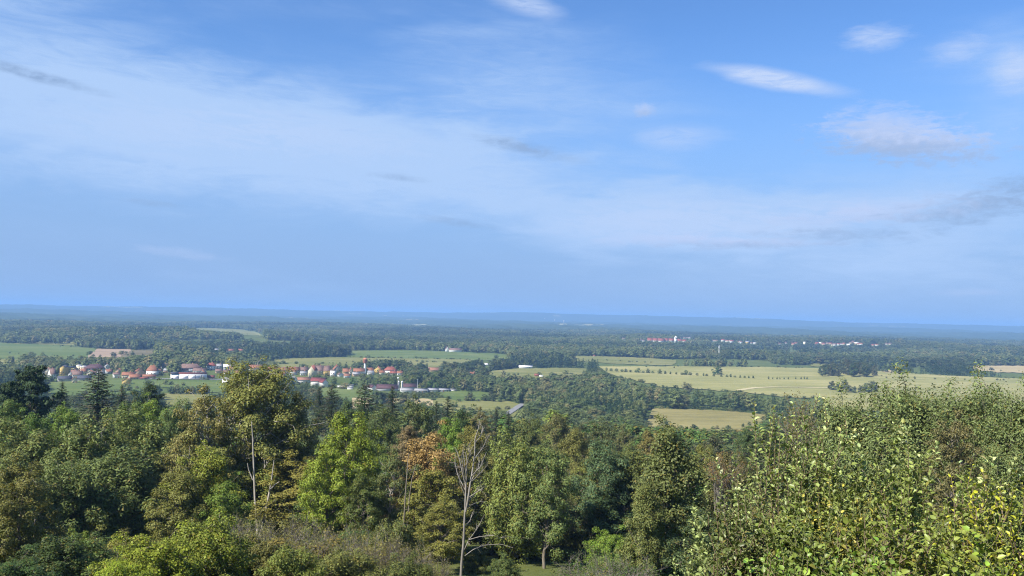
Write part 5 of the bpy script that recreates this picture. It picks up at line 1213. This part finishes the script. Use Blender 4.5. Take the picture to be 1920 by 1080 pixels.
def shoot_bush(name, label, u, D, Wd, vtop, colour, shoots, seed, leaf=.062, gap=.05, lean=.35, singles=0, single_colour=None, floor=None, wid=.55, depth=1.4, spread=.30, tipcol=None):
    q = np.random.default_rng(seed); p = at_dist(u, D); dep = float(np.dot(p - EYE, FWD)); root = tag(empty(name, p), label, 'bush')
    zt = EYE[2] - (vtop - horizon_y(u)) / FPX * dep - p[2]
    paths, C, N, T, L = [], [], [], [], []
    ncl = 7; cl = np.stack([(np.arange(ncl) / (ncl - 1) - .5) * Wd + q.normal(size=ncl) * .08, q.uniform(-.5, .5, ncl) * depth], 1); clh = q.uniform(.88, 1.06, ncl)
    for i in range(shoots):
        g_ = i % ncl; bx, by = cl[g_] + q.normal(size=2) * [.10 * Wd, .10 * depth] if q.random() < .8 else (q.uniform(-.5, .5) * Wd, q.uniform(-.5, .5) * depth)
        edge = 1 - (abs(bx) / (Wd / 2)) ** 2.2 * .55
        Hh = zt * edge * q.uniform(.62, 1.02) * clh[g_]; a = np.array([bx * .6, by * .6, -.15]); e = np.array([bx + q.normal() * .12, by + q.normal() * .12, Hh])
        c = curve(a, e, q, 0, 9, .018); c[:, 0] += lean * .12 * (c[:, 2] / max(zt, .1)) ** 2
        paths.append((c, np.linspace(.014, .003, 9)))
        twigs = [(c, .38, 1.0)]
        for _ in range(q.integers(5, 9)):
            f = q.uniform(.22, .9); s = np.array([np.interp(f * 8, np.arange(9), c[:, k]) for k in range(3)])
            az = q.random() * 6.283; ln = q.uniform(.2, .55) * (1.15 - f * .6)
            e2 = s + np.array([math.cos(az) * spread / .3 * .55, math.sin(az) * spread / .3 * .55, q.uniform(.35, 1.0)]) * ln
            cc = curve(s, e2, q, .04, 5, .03); paths.append((cc, np.linspace(.006, .002, 5))); twigs.append((cc, .1, 1.0))
        for cc, f0, f1 in twigs:
            ln = np.linalg.norm(np.diff(cc, axis=0), axis=1).sum(); n = max(3, int(ln * (f1 - f0) / gap))
            f = np.linspace(f0, f1, n); P = np.stack([np.interp(f * (len(cc) - 1), np.arange(len(cc)), cc[:, k]) for k in range(3)], 1)
            ax = unit((cc[-1] - cc[0])[None])[0]; ph = np.arange(n) * 2.4 + q.random() * 6
            out = np.stack([np.cos(ph), np.sin(ph), np.zeros(n)], 1); t = unit(out * .8 + ax * .75 + q.normal(size=(n, 3)) * .25)
            nn = np.array([0, 0, .8]) - out * .25 + q.normal(size=(n, 3)) * .35; nn = unit(nn - (nn * t).sum(1, keepdims=True) * t)
            C.append(P); N.append(nn); T.append(t); L.append(leaf * q.uniform(.45, 1.5, n) * (1.05 - .35 * f))
    C = np.concatenate(C); N = np.concatenate(N); T = np.concatenate(T); L = np.concatenate(L)
    if singles:
        k = np.argsort(-C[:, 2] + q.random(len(C)) * .25 - (C[:, 1] < 0) * .1)[:singles]; keep = np.ones(len(C), bool); keep[k] = False
        v1, f1 = leaf_shape(np.zeros((1, 3)), np.array([[0, 0, 1.0]]), np.array([[0, 1.0, 0]]), np.array([1.0]), np.array([wid]))
        lm = mk_mesh('leaf', v1, f1, M_near_leaf)
        for j in k:
            B = np.cross(T[j], N[j]); mtx = Matrix(((B[0], T[j][0], N[j][0], C[j][0]), (B[1], T[j][1], N[j][1], C[j][1]), (B[2], T[j][2], N[j][2], C[j][2]), (0, 0, 0, 1)))
            o = link('leaf', lm, root); o.matrix_local = mtx @ Matrix.Diagonal((L[j], L[j], L[j], 1)); o.color = (*jitter(single_colour or colour, .2), 1)
        C, N, T, L = C[keep], N[keep], T[keep], L[keep]
    V, Fq = leaf_shape(C, N, T, L, L * wid)
    fo = link('foliage', mk_mesh('foliage', V, Fq, M_near_leaf), root); fo.color = (*colour, 1); fo['kind'] = 'stuff'
    link('stems', mk_mesh('stems', *tubes(paths, 4), M_green_stem if seed % 2 else M_stem, True), root)
    return len(C)
PALE = (.215, .245, .125); NL = 0
BUSH = [
    ('willow_bush', 'pale-leaved bush at the left end of the leafy foreground, tips against the column tree', 1395, 12.0, 1.5, 840, (.128, .158, .070), 34, 101, .078, 90, PALE),
    ('willow_bush', 'tall pale-leaved bush with upright shoots reaching over the wide field', 1500, 11.2, 1.5, 752, (.112, .142, .052), 46, 102, .076, 110, PALE),
    ('willow_bush', 'pale-leaved bush in the middle of the leafy foreground under the highest willow', 1640, 10.6, 1.7, 762, (.112, .140, .044), 52, 103, .076, 110, PALE),
    ('willow_bush', 'pale-tipped bush right of the middle under the brownish tree', 1760, 10.2, 1.4, 812, (.108, .138, .040), 44, 104, .074, 60, PALE),
    ('willow_bush', 'green bush at the right picture edge with pale tips', 1885, 9.8, 1.4, 842, (.112, .138, .034), 44, 105, .072, 40, PALE),
    ('yellow_bush', 'bright yellow-green bush at the right picture edge', 1895, 9.0, .62, 872, (.170, .180, .018), 26, 106, .050, 0, None),
    ('yellow_bush', 'yellowing bush in the heart of the leafy foreground', 1580, 9.8, .9, 884, (.165, .150, .030), 26, 107, .052, 0, None),
    ('green_bush', 'dark green bush at the lower left of the leafy foreground', 1420, 9.6, 1.3, 905, (.060, .076, .026), 34, 108, .074, 0, None),
    ('green_bush', 'deep green bush low in the middle of the leafy foreground', 1545, 8.8, 1.2, 955, (.070, .092, .022), 34, 109, .078, 0, None),
    ('green_bush', 'fresh green bush low right of the middle', 1680, 8.8, 1.1, 935, (.086, .108, .026), 34, 110, .076, 0, None),
    ('green_bush', 'olive green bush low at the right', 1800, 8.6, 1.1, 945, (.105, .125, .030), 34, 111, .074, 0, None),
    ('bramble', 'large-leaved bright green bramble at the bottom edge left', 1460, 7.6, 1.0, 1030, (.075, .110, .024), 24, 112, .060, 60, (.11, .17, .03)),
    ('bramble', 'large-leaved bright green bramble at the bottom edge in the middle', 1580, 7.4, 1.0, 1020, (.080, .115, .024), 24, 113, .062, 60, (.12, .18, .03)),
    ('bramble', 'leafy bramble at the bottom edge right of the middle', 1700, 7.6, .9, 1030, (.075, .115, .026), 24, 114, .060, 40, (.10, .15, .03)),
    ('bramble', 'bright green bramble at the bottom right corner', 1840, 7.4, 1.1, 1005, (.105, .145, .026), 26, 115, .058, 40, (.13, .18, .03)),
]
for (nm, lab, u, D, Wd, vt, c, sh, sd, lf, sg, sc_) in BUSH:
    NL += shoot_bush(nm, lab, u, D, Wd, vt, c, int(sh * 1.55), sd, lf, .027, .35, sg, sc_, None, .8 if nm == 'bramble' else .6)
print('bush leaves', NL)
for o, (u, v, sp_) in zip(SLOPE_O, SLOPE):
    o['label'] = beside('far small conifer' if sp_ else 'far small crown', u, v, NPT, NLAB)

# ------------------------------------------------------------------ the air over the plain
m = bpy.data.materials.new('haze_air'); m.use_nodes = True; nt = m.node_tree; nt.nodes.clear(); t = NT(nt)
pv = t.n('ShaderNodeVolumePrincipled'); pv.inputs['Density'].default_value = 1.2e-4; pv.inputs['Color'].default_value = (.30, .545, .94, 1); pv.inputs['Anisotropy'].default_value = 0.0
o_ = t.n('ShaderNodeOutputMaterial'); t.l(pv.outputs[0], o_.inputs['Volume'])
zmin, zmax = -40.0, 172.0
V, F = box(-34000, 34000, -34000, 34000, zmin, zmax)
tag(link('haze', mk_mesh('haze', V, F, m)), 'thin blue haze lying over the whole plain', 'haze', None, 'stuff')
